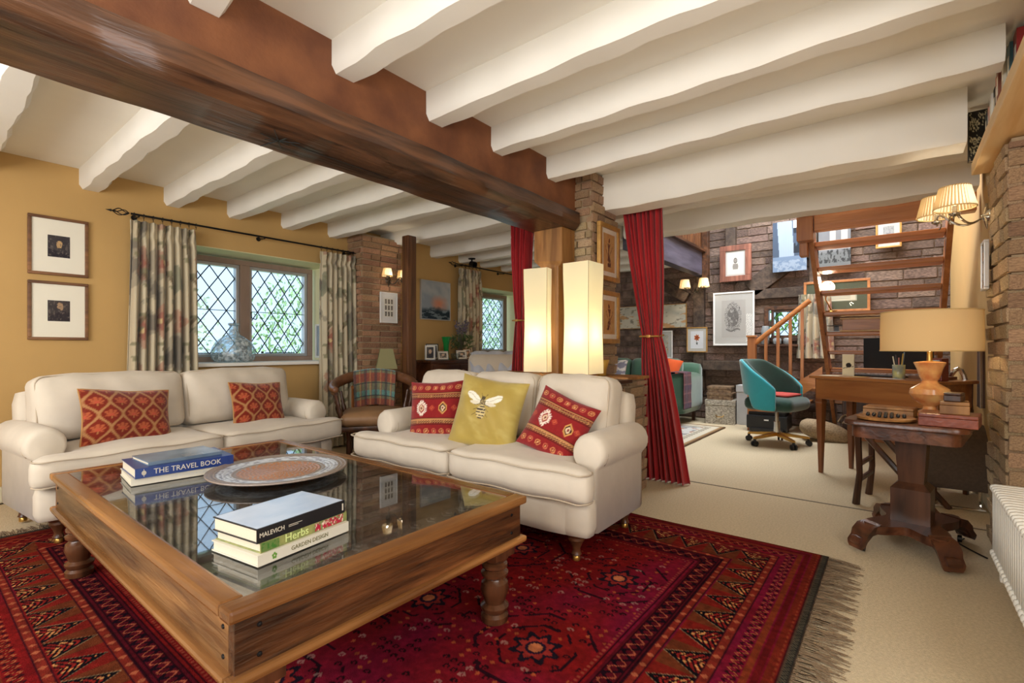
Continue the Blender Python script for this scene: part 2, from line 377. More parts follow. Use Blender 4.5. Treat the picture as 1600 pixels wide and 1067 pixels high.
# ceiling slabs
cb = bmesh.new()
bx(cb, ((-1.5+4.75)/2, (1.85-1.2)/2, ZC+0.03), (6.25, 3.05, 0.06)); bx(cb, ((-1.5+4.75)/2, (1.85+4.7)/2, ZC+0.03), (6.25, 2.85, 0.06)); bx(cb, ((4.75+7.3)/2, (2.17+4.7)/2, ZC+0.03), (2.55, 2.53, 0.06))
ceiling = struct('ceiling', cb, 'white_paint')
def joist(x, y0, y1, wd=0.13, z0=ZJ, z1=ZC+0.002, seed=0):
    bm = bmesh.new(); rr = random.Random(seed); n = int((y1-y0)/0.07); rings = []
    ph = [rr.uniform(0, 6) for _ in range(6)]
    for i in range(n+1):
        y = y0+(y1-y0)*i/n
        a = 0.005*math.sin(y*7.3+ph[0])+0.004*math.sin(y*19+ph[1])+rr.uniform(-0.0018, 0.0018); b = 0.005*math.sin(y*8.7+ph[2])+0.004*math.sin(y*23+ph[3])+rr.uniform(-0.0018, 0.0018); c = 0.004*math.sin(y*4.1+ph[4])+0.002*math.sin(y*17+ph[5])
        rings.append([Vector((x-wd/2, y, z1)), Vector((x-wd/2+a, y, z0+0.03+c)), Vector((x-wd/2+0.02+a, y, z0+c)), Vector((x+wd/2-0.02+b, y, z0+c)), Vector((x+wd/2+b, y, z0+0.03+c)), Vector((x+wd/2, y, z1))])
    loft(bm, rings); return obj('joist', bm, 'white_paint', ceiling, smooth=True)
for i, x in enumerate((-0.17, 0.34, 0.895, 1.41, 1.88, 2.36, 2.84, 3.50, 4.25, 4.75, 5.18, 5.65, 6.2, 6.75)):
    joist(x, 2.12 if x < 4.7 else 2.262, YW, seed=i)
for i, x in enumerate((0.10, 0.65, 1.20, 1.72, 2.22, 2.79)):
    joist(x, -0.34 if x > 2.2 else -1.1, 1.85, seed=20+i)
joist(3.38, -0.275, 1.72, 0.22, 2.03, ZC, 40); joist(3.95, -0.44, 2.1, 0.15, 2.13, ZC, 41)
joist(4.62, -0.44, 2.14, 0.22, 2.10, ZC+0.06, 42)
# painted board above the oak beam, oak beam with chamfers and cracks
trim1 = struct('trim_1', box((-1.4, 1.852, 1.99), (3.12, 2.14, ZC)), 'brown_plaster')
bmb = bmesh.new(); rings = []
for i in range(91):
    x = -1.4+4.48*i/90; a = 0.006*math.sin(x*7)+0.004*math.sin(x*17+1); b = 0.006*math.sin(x*5+2)+0.004*math.sin(x*21)
    sag = -0.006*math.sin((x+1.4)/4.5*PI)
    rings.append([Vector((x, 1.80+a*.5, 1.985)), Vector((x, 1.795+a, 1.905+sag)), Vector((x, 1.835+b, 1.865+sag+b*.5)), Vector((x, 2.10+a, 1.858+sag)), Vector((x, 2.15, 1.895)), Vector((x, 2.15, 1.985))])
loft(bmb, rings)
beam = tag(obj('ceiling_beam', bmb, 'oak_dark', None, smooth=True), 'long dark oak beam crossing the ceiling above both cream sofas', 'beam'); beam['kind'] = 'structure'
kn = bmesh.new()
for a in range(8):
    t = a*PI/4+0.2; l = 0.05+0.03*(a % 3)
    bx(kn, (l/2, 0, 0), (l, 0.004, 0.002), TR(0.98, 1.99, 1.8515, 0, 0, t))
bx(kn, (0, 0, 0), (0.5, 0.006, 0.002), TR(1.28, 1.985, 1.8515, 0, 0, 0.03)); obj('crack', kn, 'plasticblack', beam)
# oak post and corbel under the beam
post = bmesh.new(); bx(post, (3.0, 1.955, 0.9), (0.13, 0.13, 1.9), bev=0.008); 
pst = struct('trim_2', post, 'oak_light')
cbm = bmesh.new(); loft(cbm, [[(2.92, 1.85, 1.862), (3.09, 1.85, 1.862), (3.09, 2.09, 1.862), (2.92, 2.09, 1.862)], [(2.92, 1.85, 1.62), (3.09, 1.85, 1.62), (3.09, 2.09, 1.64), (2.92, 2.09, 1.64)], [(2.935, 1.88, 1.59), (3.07, 1.88, 1.59), (3.07, 2.03, 1.585), (2.935, 2.03, 1.585)]])
obj('corbel', cbm, 'oak_light', pst)
# second dark post near the pier
tag(struct('trim_3', box((3.215, 3.86, 0), (3.325, 3.96, 2.15), 0.012), 'oak_post'), 'round-edged dark oak post beside the brick pier', 'post', kind='structure')

# window wall
def wall_with_holes(name, x0, x1, z0, z1, holes, y0, y1, m):
    bm = bmesh.new(); xs = x0
    for (a, b, c, d) in sorted(holes):
        bx(bm, ((xs+a)/2, (y0+y1)/2, (z0+z1)/2), (a-xs, y1-y0, z1-z0))
        bx(bm, ((a+b)/2, (y0+y1)/2, (z0+c)/2), (b-a, y1-y0, c-z0)); bx(bm, ((a+b)/2, (y0+y1)/2, (d+z1)/2), (b-a, y1-y0, z1-d)); xs = b
    bx(bm, ((xs+x1)/2, (y0+y1)/2, (z0+z1)/2), (x1-xs, y1-y0, z1-z0)); return struct(name, bm, m)
H1 = (1.36, 2.86, 0.86, 1.87); H2 = (4.86, 6.25, 0.9, 1.87)
wl = wall_with_holes('wall_left', -1.5, 7.3, 0, ZC+0.06, [H1, H2], YW, 5.05, 'mustard')
struct('wall_left_upper', box((4.6, YW, ZC+0.06), (7.3, 4.75, 4.1)), 'mustard')
for (a, b, c, d) in (H1, H2):
    rv = bmesh.new(); t = 0.006
    bx(rv, ((a+b)/2, 4.83, d-t/2), (b-a, 0.45, t)); bx(rv, (a+t/2, 4.83, (c+d)/2), (t, 0.45, d-c)); bx(rv, (b-t/2, 4.83, (c+d)/2), (t, 0.45, d-c)); obj('reveal', rv, 'cream_paint', wl)
    s = bmesh.new(); bx(s, ((a+b)/2, 4.78, c+0.004), (b-a+0.06, 0.52, 0.03), bev=0.006); obj('window_sill', s, 'white_paint', wl)
bb = struct('baseboard_left', box((-1.5, 4.575, 0), (7.2, 4.6, 0.1), 0.004), 'skirting')
# leaded windows
def clip_poly(pts, x0, x1, z0, z1):
    def cl(p, f, g):
        r = []
        for i in range(len(p)):
            a, b = p[i], p[(i+1) % len(p)]; ia, ib = f(a), f(b)
            if ia: r.append(a)
            if ia != ib: r.append(g(a, b))
        return r
    def ix(v): return lambda a, b: (v, a[1]+(b[1]-a[1])*(v-a[0])/(b[0]-a[0]))
    def iz(v): return lambda a, b: (a[0]+(b[0]-a[0])*(v-a[1])/(b[1]-a[1]), v)
    for f, g in ((lambda p: p[0] >= x0-1e-9, ix(x0)), (lambda p: p[0] <= x1+1e-9, ix(x1)), (lambda p: p[1] >= z0-1e-9, iz(z0)), (lambda p: p[1] <= z1+1e-9, iz(z1))):
        pts = cl(pts, f, g)
        if len(pts) < 3: return []
    return pts
def leaded(parent, x0, x1, z0, z1, nx, nz, T, m='glass'):
    """diamond panes as objects of their own plus a lead lattice, in local xz; T maps local to parent space"""
    dx = (x1-x0)/nx; dz = (z1-z0)/nz; lead = bmesh.new()
    for i in range(-1, nx*2+2):
        for j in range(-1, nz*2+2):
            if (i+j) % 2: continue
            cx = x0+i*dx/2; cz = z0+j*dz/2
            p = clip_poly([(cx-dx/2, cz), (cx, cz-dz/2), (cx+dx/2, cz), (cx, cz+dz/2)], x0, x1, z0, z1)
            if len(p) < 3: continue
            ar = abs(sum(p[k][0]*p[(k+1) % len(p)][1]-p[(k+1) % len(p)][0]*p[k][1] for k in range(len(p))))/2
            if ar < 0.0002: continue
            ty = random.uniform(-0.006, 0.006); tx = random.uniform(-0.006, 0.006)
            bm = bmesh.new(); loft(bm, [[T @ Vector((a, s+(a-cx)*tx+(b-cz)*ty, b)) for a, b in p] for s in (-0.0015, 0.0015)]); obj('pane', bm, m, parent)
    sl = dz/dx
    for sg in (1, -1):
        for k in range(-nz-1, nx+nz+2):
            xa = x0+(k+0.5)*dx; seg = []
            # line through (xa, z0) with slope sg*sl
            a = (xa-sg*5*dx*0-0, z0)
            za = z0; zb = z1; xb = xa+sg*(zb-za)/sl
            t0, t1 = 0.0, 1.0
            d = xb-xa
            if abs(d) > 1e-9:
                ta, tb = (x0-xa)/d, (x1-xa)/d
                t0 = max(0, min(ta, tb)); t1 = min(1, max(ta, tb))
            if t1-t0 < 0.01: continue
            p = (xa+d*t0, za+(zb-za)*t0); q = (xa+d*t1, za+(zb-za)*t1)
            tube(lead, [(p[0], -0.001, p[1]), (q[0], -0.001, q[1])], 0.0052, 5, m=T)
    bx(lead, ((x0+x1)/2, -0.006, (z0+z1)/2), (x1-x0, 0.008, 0.006), T)
    obj('lead_lattice', lead, 'lead', parent)
def frame_bm(x0, x1, z0, z1, wd, y0, y1, T=I4, bev=0.004):
    bm = bmesh.new()
    for a, b, c, d in ((x0, x1, z1-wd, z1), (x0, x1, z0, z0+wd), (x0, x0+wd, z0+wd, z1-wd), (x1-wd, x1, z0+wd, z1-wd)):
        bx(bm, ((a+b)/2, (y0+y1)/2, (c+d)/2), (b-a, y1-y0, d-c), T, bev)
    return bm
def window(name, x0, x1, z0, z1, y, lights, T=I4, nx=4, nz=5, stay=True, fm='winframe'):
    wn = sempty(name); obj('window_frame', frame_bm(x0, x1, z0, z1, 0.05, y-0.05, y+0.05, T), fm, wn)
    n = len(lights)
    for k, (a, b) in enumerate(lights):
        ca = obj('casement', frame_bm(a, b, z0+0.05, z1-0.05, 0.028, y-0.035, y+0.03, T, 0.003), 'framesilver' if fm == 'winframe' else fm, wn)
        leaded(ca, a+0.028, b-0.028, z0+0.078, z1-0.078, nx, nz, T @ TR(0, y, 0))
        if k: obj('mullion', box((lights[k-1][1], y-0.055, z0+0.05), (a, y+0.05, z1-0.05), 0.004, T), fm, wn)
        if stay:
            sb = bmesh.new(); bx(sb, ((a+b)/2, y-0.05, z0+0.085), ((b-a)*0.5, 0.012, 0.01), T); lathe(sb, [(0.012, 0), (0.012, 0.02)], 8, (a+0.12, y-0.05, z0+0.08), T); obj('window_stay', sb, 'iron', ca)
            hb = bmesh.new(); tube(hb, [(a+0.014, y-0.05, 1.36), (a+0.014, y-0.06, 1.30), (a+0.05, y-0.07, 1.285), (a+0.06, y-0.07, 1.30)], 0.005, 6, m=T); obj('catch', hb, 'iron', ca)
    return wn
window('window_1', 1.36, 2.80, 0.875, 1.85, 4.98, [(1.42, 2.06), (2.15, 2.745)], nx=4, nz=4)
window('window_2', 4.97, 6.13, 0.915, 1.85, 4.98, [(5.02, 6.08)], nx=7, nz=5)
struct('trim_4', box((4.87, 4.93, 0.92), (4.96, 5.02, 1.86)), 'cream_paint')

# other walls
wb = bmesh.new()
for a, b, c, d in ((-1.2, 0.3, 0, 2.35), (3.5, 5.0, 0, 2.35), (0.3, 3.5, 0, 0.45), (0.3, 3.5, 2.05, 2.35)): bx(wb, (-1.5, (a+b)/2, (c+d)/2), (0.1, b-a, d-c))
struct('wall_back', wb, 'mustard')
wr = bmesh.new()
for a, b, c, d in ((-1.5, -1.0, 0, 2.35), (1.2, 3.03, 0, 2.35), (-1.0, 1.2, 0, 0.45), (-1.0, 1.2, 2.05, 2.35)): bx(wr, ((a+b)/2, -1.2, (c+d)/2), (b-a, 0.1, d-c))
bx(wr, (3.08, -0.92, 1.17), (0.1, 0.6, 2.35)); bx(wr, (5.4, -0.52, 2.05), (3.75, 0.1, 4.1))
wright = struct('wall_right', wr, 'mustard')
struct('baseboard_right', box((3.6, -0.47, 0), (7.2, -0.445, 0.1), 0.004), 'skirting')
struct('unseen_window_back', frame_bm(0.3, 3.5, 0.45, 2.05, 0.06, -0.03, 0.03, TR(-1.5, 0, 0, 0, 0, PI/2)), 'white_paint')  # unseen window behind the camera, added to go with the back fill light
struct('unseen_window_side', frame_bm(-1.0, 1.2, 0.45, 2.05, 0.06, -0.03, 0.03, TR(0, -1.2, 0)), 'white_paint')  # unseen window, added to go with the side fill light

# study: brick back wall, roof, gallery
SB = 7.25
wsb = bmesh.new()
for a, b, c, d in ((-0.6, 0.70, 0, 4.1), (1.38, 5.0, 0, 4.1), (0.70, 1.38, 0, 1.10), (0.70, 1.38, 1.56, 4.1)): bx(wsb, (SB+0.075, (a+b)/2, (c+d)/2), (0.15, b-a, d-c))
ws = struct('wall_study', wsb, 'mortar_dark')
def skipw(u, z):
    y = 4.5-u; return (0.62 < y < 1.42 and 1.0 < z < 1.62)
bricks(ws, (SB, 4.5, 0), (0, -1, 0), (-1, 0, 0), 5.0, 0.02, 2.95, 'brick_study', bl=0.30, bh=0.088, jt=0.014, near=(SB, 1.2, 1.4), skip=skipw, rubble=True, proud=0.012)
struct('ceiling_study', (lambda bm: (bx(bm, (5.9, 2.1, 4.1), (2.9, 5.4, 0.06)), bm)[-1])(bmesh.new()), 'white_paint')
struct('wall_study_upper', box((4.55, -0.5, ZC+0.06), (4.6, 4.7, 4.1)), 'white_paint')
# timbers set into the study wall
def timber(name, y0, z0, y1, z1, wd, x=SB-0.05, dep=0.09, m='timber'):
    d = Vector((0, y1-y0, z1-z0)); L_ = d.length; a = math.atan2(z1-z0, y1-y0)
    bm = box((-L_/2, -wd/2, -dep/2), (L_/2, wd/2, dep/2), 0.008)
    o = obj(name, bm, m, ws); o.matrix_local = Matrix.Translation((x, (y0+y1)/2, (z0+z1)/2)) @ Matrix(((0, 0, 1, 0), (math.cos(a), -math.sin(a), 0, 0), (math.sin(a), math.cos(a), 0, 0), (0, 0, 0, 1)))
    return o
timber('timber_post', 1.80, 1.9, 1.80, 2.9, 0.13); timber('timber_post', 0.82, 2.9, 0.82, 1.8, 0.09)
timber('timber_brace', 1.55, 1.80, 0.95, 2.25, 0.24); timber('timber_rail', 2.1, 1.73, 0.4, 1.73, 0.13)
timber('timber_post', 2.23, 0.4, 2.23, 1.95, 0.15); timber('timber_brace', 3.3, 2.30, 2.40, 1.74, 0.15)
timber('timber_log', 2.15, 0.77, 1.58, 0.77, 0.13, x=SB-0.09, dep=0.16)
# gallery edge beam and board balustrade
gal = struct('trim_5', box((4.75, 2.14, 2.04), (7.22, 2.26, 2.36), 0.006), wood('gallery_beam', (96, 92, 110), (66, 62, 78), 0.5, 'X', 1.0))
obj('ledge', box((4.75, 2.09, 2.352), (7.22, 2.28, 2.385), 0.004), 'oak_dark', gal)
for i in range(24):
    x = 4.85+i*0.1; obj('board', box((x, 2.15, 2.388), (x+0.082, 2.172, 3.1), 0.003), 'oak_post', gal)
obj('post', box((7.02, 2.06, 1.90), (7.12, 2.14, 3.1), 0.005), 'oak_dark', gal)
# small leaded window in the study wall and its shelf
Tm = TR(SB-0.03, 0, 0, 0, 0, -PI/2)   # local x -> -Y
wn3 = window('window_3', -1.38, -0.70, 1.10, 1.56, 0.0, [(-1.30, -0.76)], TR(SB-0.02, 0, 0, 0, 0, -PI/2), nx=4, nz=2, stay=False, fm='oak_dark')
obj('window_shelf', box((SB-0.16, 0.60, 1.03), (SB, 1.45, 1.06), 0.004), 'oak_dark', wn3)

# brick pier between windows
pier = struct('wall_pier', box((3.02, 4.36, 0), (3.52, 4.62, 2.2)), 'mortar')
bricks(pier, (3.02, 4.35, 0), (1, 0, 0), (0, -1, 0), 0.50, 0.02, 2.2, 'brick_pier', bh=0.05)
bricks(pier, (3.01, 4.6, 0), (0, -1, 0), (-1, 0, 0), 0.25, 0.02, 2.2, 'brick_pier', bh=0.05, phase=1)
# pillar carrying the beam, low wall beneath
pil = struct('wall_pillar', box((3.12, 1.73, 0.80), (3.50, 1.90, 2.29)), 'mortar')
bricks(pil, (3.12, 1.72, 0), (1, 0, 0), (0, -1, 0), 0.38, 0.81, 2.28, 'brick_warm', bl=0.17)
bricks(pil, (3.11, 2.06, 0), (0, -1, 0), (-1, 0, 0), 0.34, 0.81, 1.95, 'brick_pale', bl=0.14, bh=0.05, proud=0.012)
bricks(pil, (3.11, 1.87, 0), (0, -1, 0), (-1, 0, 0), 0.15, 1.97, 2.28, 'brick_warm', bl=0.14, bh=0.05)
obj('core', box((3.12, 1.88, 0.80), (3.45, 2.06, 1.97)), 'mortar', pil)
low = struct('wall_low', box((3.07, 1.42, 0), (3.34, 2.70, 0.79)), 'mortar')
bricks(low, (3.06, 2.68, 0), (0, -1, 0), (-1, 0, 0), 1.26, 0.01, 0.79, 'brick_warm')
bricks(low, (3.06, 1.41, 0), (1, 0, 0), (0, -1, 0), 0.28, 0.01, 0.79, 'brick_warm', phase=1)
obj('coping', box((3.0, 1.39, 0.79), (3.36, 2.70, 0.81), 0.005), 'oak_light', low)
# chimney breast on the right with pine shelf
chim = struct('wall_chimney', box((3.06, -0.9, 0), (3.56, -0.40, 1.93)), 'mortar')
bricks(chim, (3.05, -0.388, 0), (1, 0, 0), (0, 1, 0), 0.53, 0.01, 1.92, 'brick_pale', bl=0.19)  # lamplight on this face is put into the paler brick colour
bricks(chim, (3.048, -0.39, 0), (0, -1, 0), (-1, 0, 0), 0.45, 0.01, 1.92, 'brick_warm', bl=0.24, bh=0.066, phase=1)
obj('chimney_stack', box((1.2, -1.1, 2.02), (3.56, -0.62, 2.29)), 'cream_paint', chim)
shelf = tag(obj('mantel_shelf', box((1.0, -0.62, 1.935), (3.61, -0.318, 2.0), 0.006), 'pine'), 'thick pale pine shelf above the right-hand brick chimney', 'shelf')
shelf['kind'] = 'structure'

# garden seen through the windows
struct('ground_outside', (lambda g: (bx(g, (4.5, 10.5, -0.06), (15, 10.9, 0.08)), bx(g, (10.2, 1.0, -0.06), (5.5, 8.1, 0.08)), g)[-1])(bmesh.new()), mat('lawn', (160, 176, 136), 0.95, noise=0.3, nscale=4))
def shrub(name, label, loc, r, n, c, seed):
    rr = random.Random(seed); t = thing(name, label, 'shrub', loc); bm = bmesh.new()
    for i in range(n):
        d = Vector((rr.gauss(0, 1), rr.gauss(0, 1), rr.gauss(0, 1))).normalized()*r*rr.uniform(0.45, 1.0); d.z = d.z*1.1+r*1.1
        s = rr.uniform(0.03, 0.07); m = Matrix.Translation(d) @ Euler((rr.uniform(0, 6), rr.uniform(0, 6), rr.uniform(0, 6))).to_matrix().to_4x4()
        bm.faces.new([bm.verts.new(m @ Vector(p)) for p in ((-s, 0, 0), (0, -s*0.45, 0), (s, 0, 0.01), (0, s*0.45, 0))])
    f = obj('foliage', bm, mat(name+str(seed), c, 0.7, noise=0.4, nscale=3), t); f['kind'] = 'stuff'
    tb = bmesh.new(); tube(tb, [(0, 0, -0.05), (0.05, 0, r*0.6), (0, 0.05, r*1.4)], [0.06, 0.05, 0.02]); obj('stem', tb, 'timber', t)
shrub('garden_shrub', 'pale leafy shrub outside the left pane of the bay window', (2.6, 9.5, 0), 1.1, 1100, (196, 214, 190), 1)
shrub('garden_shrub', 'bright green conifer outside the right pane of the bay window', (5.3, 9.6, 0.0), 1.2, 1500, (170, 206, 150), 2)
shrub('garden_shrub', 'vivid green shrub outside the small study window', (9.6, 1.6, 0), 1.2, 1800, (130, 190, 90), 4)
shrub('garden_shrub', 'bushy green shrub outside the far leaded window', (10.6, 9.6, 0), 1.5, 2600, (160, 196, 150), 3)

# ================================================================ RUG
RX0, RX1, RY0, RY1 = 0.13, 2.76, 0.25, 3.70
def rugcol(U, V):
    x = RX0+(RX1-RX0)*U; y = RY0+(RY1-RY0)*V
    dx = np.minimum(x-RX0, RX1-x); dy = np.minimum(y-RY0, RY1-y)-0.045
    d = np.minimum(dx, dy); alongx = dy < dx; s = np.where(alongx, x, y)
    nz = fbm(x*3, y*3, 1); fine = fbm(x*60, y*60, 5)
    a = base(U, (116, 18, 22)); a = put(a, nz, (138, 34, 24), 0.5); a = put(a, np.clip((fbm(x*1.4, y*1.6, 9)-0.42)*5, 0, 1), (118, 20, 56), 0.75)
    # field : lattice of small motifs, stepped octagon outlines and dark medallions
    cx = (x-1.32)/0.62; cy = (y-1.98)/0.52
    ux = cx-np.round(cx); uy = cy-np.round(cy); m1 = np.abs(ux)*0.62; m2 = np.abs(uy)*0.52; par = (np.round(cx)+np.round(cy)) % 2
    octd = np.maximum(np.maximum(m1*1.0, m2), (m1+m2)*0.72); r = np.sqrt(m1**2+m2**2); ang = np.arctan2(m2, m1)
    inf = d > 0.47
    star = r < 0.075+0.016*np.cos(8*ang)
    a = put(a, inf & star, (28, 20, 30)); a = put(a, inf & (r < 0.055+0.01*np.cos(8*ang)), (150, 46, 40)); a = put(a, inf & (r < 0.036), (40, 24, 40)); a = put(a, inf & (r < 0.024), (190, 110, 70))
    a = put(a, inf & (np.abs(octd-0.125) < 0.0055) & (h2(np.floor(x*28), np.floor(y*28), 2) > 0.25), (36, 14, 22))
    a = put(a, inf & (np.abs(octd-0.20) < 0.006) & (h2(np.floor(x*20), np.floor(y*20), 4) > 0.35), (44, 14, 24))
    gx = np.floor(x/0.034); gy = np.floor(y/0.034); hx = h2(gx, gy, 3); px = x/0.034-gx-0.5; py = y/0.034-gy-0.5; q = np.abs(px)+np.abs(py)
    hook = (np.abs(np.sqrt(px**2+py**2)-0.26) < 0.11) & (px+py*0.5 > -0.2)
    out_m = r > 0.09
    a = put(a, inf & out_m & hook & (hx > 0.92), (176, 140, 124), 0.7); a = put(a, inf & out_m & hook & (hx < 0.26), (40, 14, 20)); a = put(a, inf & out_m & (q < 0.28) & (hx > 0.4) & (hx < 0.52), (164, 76, 44))
    # borders
    def band(lo, hi): return (d >= lo) & (d < hi)
    for lo, c1 in ((0.0, (112, 36, 24)), (0.03, (96, 20, 22)), (0.055, (124, 50, 28))): a = put(a, band(lo, lo+0.02), c1)
    w2 = band(0.075, 0.125); k = np.sin(s*2*PI/0.045)*0.015; a = put(a, w2 & (np.abs(d-0.10-k) < 0.006), (50, 14, 20)); a = put(a, w2 & (np.abs(d-0.10+k) < 0.003), (176, 96, 60))
    for lo in (0.145, 0.315):
        b = band(lo, lo+0.03); a = put(a, b, (126, 40, 30)); sq = (np.abs((s/0.062) % 1-0.5)*0.062+np.abs(d-lo-0.015)) < 0.012
        a = put(a, b & sq, (174, 92, 62)); a = put(a, (np.abs(d-lo) < 0.003) | (np.abs(d-lo-0.03) < 0.003), (50, 14, 24))
    b = band(0.18, 0.31); tp = (s/0.15) % 1; tri = np.abs(tp-0.5)*2*0.13; dd = d-0.18; cell = np.floor(s/0.15)
    a = put(a, b, (122, 30, 24)); a = put(a, b & (cell % 2 == 0), (106, 50, 28)); a = put(a, b & (dd < 0.128-tri), (18, 14, 18))
    inner = b & (dd < 0.104-tri); chev = np.abs(((dd*1.2+np.abs(tp-0.5)*0.11)/0.022) % 1-0.5) < 0.25
    a = put(a, inner & chev, (140, 34, 30)); a = put(a, inner & chev & (h2(np.floor(s/0.012), np.floor(dd/0.012), 6) > 0.66), (206, 140, 84)); a = put(a, b & (np.abs(dd-0.128+tri) < 0.003), (170, 150, 110), 0.6)
    b = band(0.35, 0.43); a = put(a, b, (84, 16, 26)); k = np.sin(s*2*PI/0.07)*0.020; a = put(a, b & (np.abs(d-0.39-k) < 0.009), (28, 10, 20)); a = put(a, b & (np.abs(d-0.39+k) < 0.004), (166, 84, 60))
    for lo in (0.348, 0.36, 0.42, 0.432, 0.445): a = put(a, np.abs(d-lo) < 0.0025, (34, 8, 16))
    a = put(a, (d > 0.452) & (d < 0.464) & (((s/0.02) % 1) < 0.5), (160, 80, 56), 0.7)
    e = dy < 0   # end bands before the main border
    yy = np.minimum(y-RY0, RY1-y)
    a = put(a, e, (118, 34, 26)); a = put(a, e & (yy < 0.03), (86, 66, 52)); a = put(a, e & (yy > 0.004) & (yy < 0.024), (44, 42, 40)); a = put(a, e & (np.abs(yy-0.014) < 0.008) & (((x+yy)/0.012 % 1) < 0.4), (96, 88, 70))
    for lo in (0.034,): a = put(a, e & (np.abs(yy-lo) < 0.0035), (60, 16, 22)); a = put(a, e & (np.abs(yy-lo-0.018) < 0.010) & (((x/0.03) % 1) < 0.55), (150, 70, 40), 0.7); a = put(a, e & (np.abs(yy-lo-0.018) < 0.004) & (((x/0.03) % 1) < 0.35), (36, 16, 24))
    a = a*(0.66+0.42*fine)[:, None]; return out(a)
rug = thing('persian_rug', 'large dark red patterned wool rug with fringed ends under the glass-topped coffee table', 'rug')
gridmesh('pile', 560, 640, lambda U, V: (RX0+(RX1-RX0)*U+0.006*np.sin(V*23)*(np.abs(U-0.5) > 0.49), RY0+(RY1-RY0)*V, 0.011+0.0015*np.sin(U*31)*np.sin(V*27)), rugcol, 'paintrug', rug)
obj('backing', box((RX0+0.004, RY0+0.004, 0.0015), (RX1-0.004, RY1-0.004, 0.0085)), mat('rug_edge', (96, 32, 26), 0.95), rug)
fb = bmesh.new()
for y0, sg in ((RY0, -1), (RY1, 1)):
    for i in range(520):
        x = RX0+(RX1-RX0)*(i+random.random())/520; l = random.uniform(0.08, 0.14); dx = random.gauss(0, 0.018)+0.015*math.sin(i*0.35)
        p = [(x, y0, 0.009), (x+dx*0.4, y0+sg*l*0.5, 0.009), (x+dx, y0+sg*l, 0.004)]; ww = 0.0022
        vs = [fb.verts.new((a+k*ww, b, c)) for a, b, c in p for k in (-1, 1)]
        fb.faces.new((vs[0], vs[1], vs[3], vs[2])); fb.faces.new((vs[2], vs[3], vs[5], vs[4]))
fr = obj('fringe', fb, mat('rug_fringe', (128, 106, 82), 0.95), rug, label='beige knotted fringe'); fr['kind'] = 'stuff'

# ================================================================ COFFEE TABLE
TBL = (0.425, 1.07, 1.45, 2.90)   # x0 y0 x1 y1
ct = thing('coffee_table', 'large low rectangular wooden coffee table with glass top and turned legs', 'table', ((TBL[0]+TBL[2])/2, (TBL[1]+TBL[3])/2, 0.012))
hx, hy = (TBL[2]-TBL[0])/2, (TBL[3]-TBL[1])/2; Zt = 0.448
wrx = wood('sheesham_rim_x', (164, 112, 62), (112, 70, 36), 0.25, 'X', 0.8); g = 0.018
for q in (-1, 1):
    r_ = bmesh.new(); bx(r_, (0, q*(hy-0.0275), Zt-0.0145), (2*hx, 0.055, 0.029), bev=0.008); obj('rim', r_, wrx, ct)
    r_ = bmesh.new(); bx(r_, (q*(hx-0.0275), 0, Zt-0.0145), (0.055, 2*hy-0.1102, 0.0288), bev=0.008); obj('rim', r_, 'tablerim', ct)
    r_ = bmesh.new(); bx(r_, (0, q*(hy-g-0.014), Zt-0.088), (2*(hx-g), 0.028, 0.122), bev=0.002); obj('apron', r_, 'tablew', ct)
    r_ = bmesh.new(); bx(r_, (q*(hx-g-0.0135), 0, Zt-0.088), (0.028, 2*(hy-g)-0.0562, 0.122), bev=0.002); obj('apron', r_, 'tabley', ct)
    r_ = bmesh.new(); bx(r_, (0, q*(hy-0.016), Zt-0.157), (2*hx, 0.034, 0.022), bev=0.009); obj('moulding', r_, wrx, ct)
    r_ = bmesh.new(); bx(r_, (q*(hx-0.016), 0, Zt-0.157), (0.034, 2*hy-0.0662, 0.0218), bev=0.009); obj('moulding', r_, 'tablerim', ct)
pn = bmesh.new(); bx(pn, (0, 0, Zt-0.05), (2*hx-0.07, 2*hy-0.07, 0.02)); obj('panel', pn, mat('carved_panel', (140, 116, 90), 0.6, col2=(96, 76, 58), nscale=18, bump=0.6, bscale=30), ct)
for i in range(9):      # carved slats under the glass
    yv = -hy+0.14+i*(2*hy-0.28)/8; s = bmesh.new(); bx(s, (0, yv, Zt-0.035), (2*hx-0.12, 0.075, 0.012), bev=0.003)
    for k in range(12): lathe(s, [(0.028, 0), (0.024, 0.004), (0.012, 0.004), (0.008, 0.008)], 6, (-hx+0.12+k*(2*hx-0.24)/11, yv, Zt-0.029))
    obj('slat', s, mat('carved_slat', (176, 152, 124), 0.5, col2=(120, 98, 78), nscale=12), ct)
obj('glass_top', box((-hx+0.045, -hy+0.045, Zt-0.010), (hx-0.045, hy-0.045, Zt-0.003)), 'tableglass', ct)
for sx in (-1, 1):
    for sy in (-1, 1):
        for zz in (0.325, 0.39):
            nb = bmesh.new(); lathe(nb, [(0.006, 0), (0.005, 0.003), (0.001, 0.004)], 8, (0, 0, 0), TR(sx*(hx-0.07), sy*(hy-0.018), zz, PI/2*(1 if sy < 0 else -1))); obj('stud', nb, 'iron', ct)
            nb = bmesh.new(); lathe(nb, [(0.006, 0), (0.005, 0.003), (0.001, 0.004)], 8, (0, 0, 0), TR(sx*(hx-0.018), sy*(hy-0.07), zz, 0, PI/2*sx)); obj('stud', nb, 'iron', ct)
lp = [(0.048, 0), (0.05, 0.01), (0.05, 0.022), (0.04, 0.032), (0.05, 0.045), (0.052, 0.055), (0.042, 0.062), (0.036, 0.066), (0.044, 0.09), (0.052, 0.115), (0.048, 0.14), (0.036, 0.15), (0.034, 0.155), (0.048, 0.165), (0.05, 0.176), (0.036, 0.184), (0.036, 0.188), (0.047, 0.196), (0.047, 0.206), (0.034, 0.213), (0.048, 0.224), (0.052, 0.232), (0.052, 0.238)]
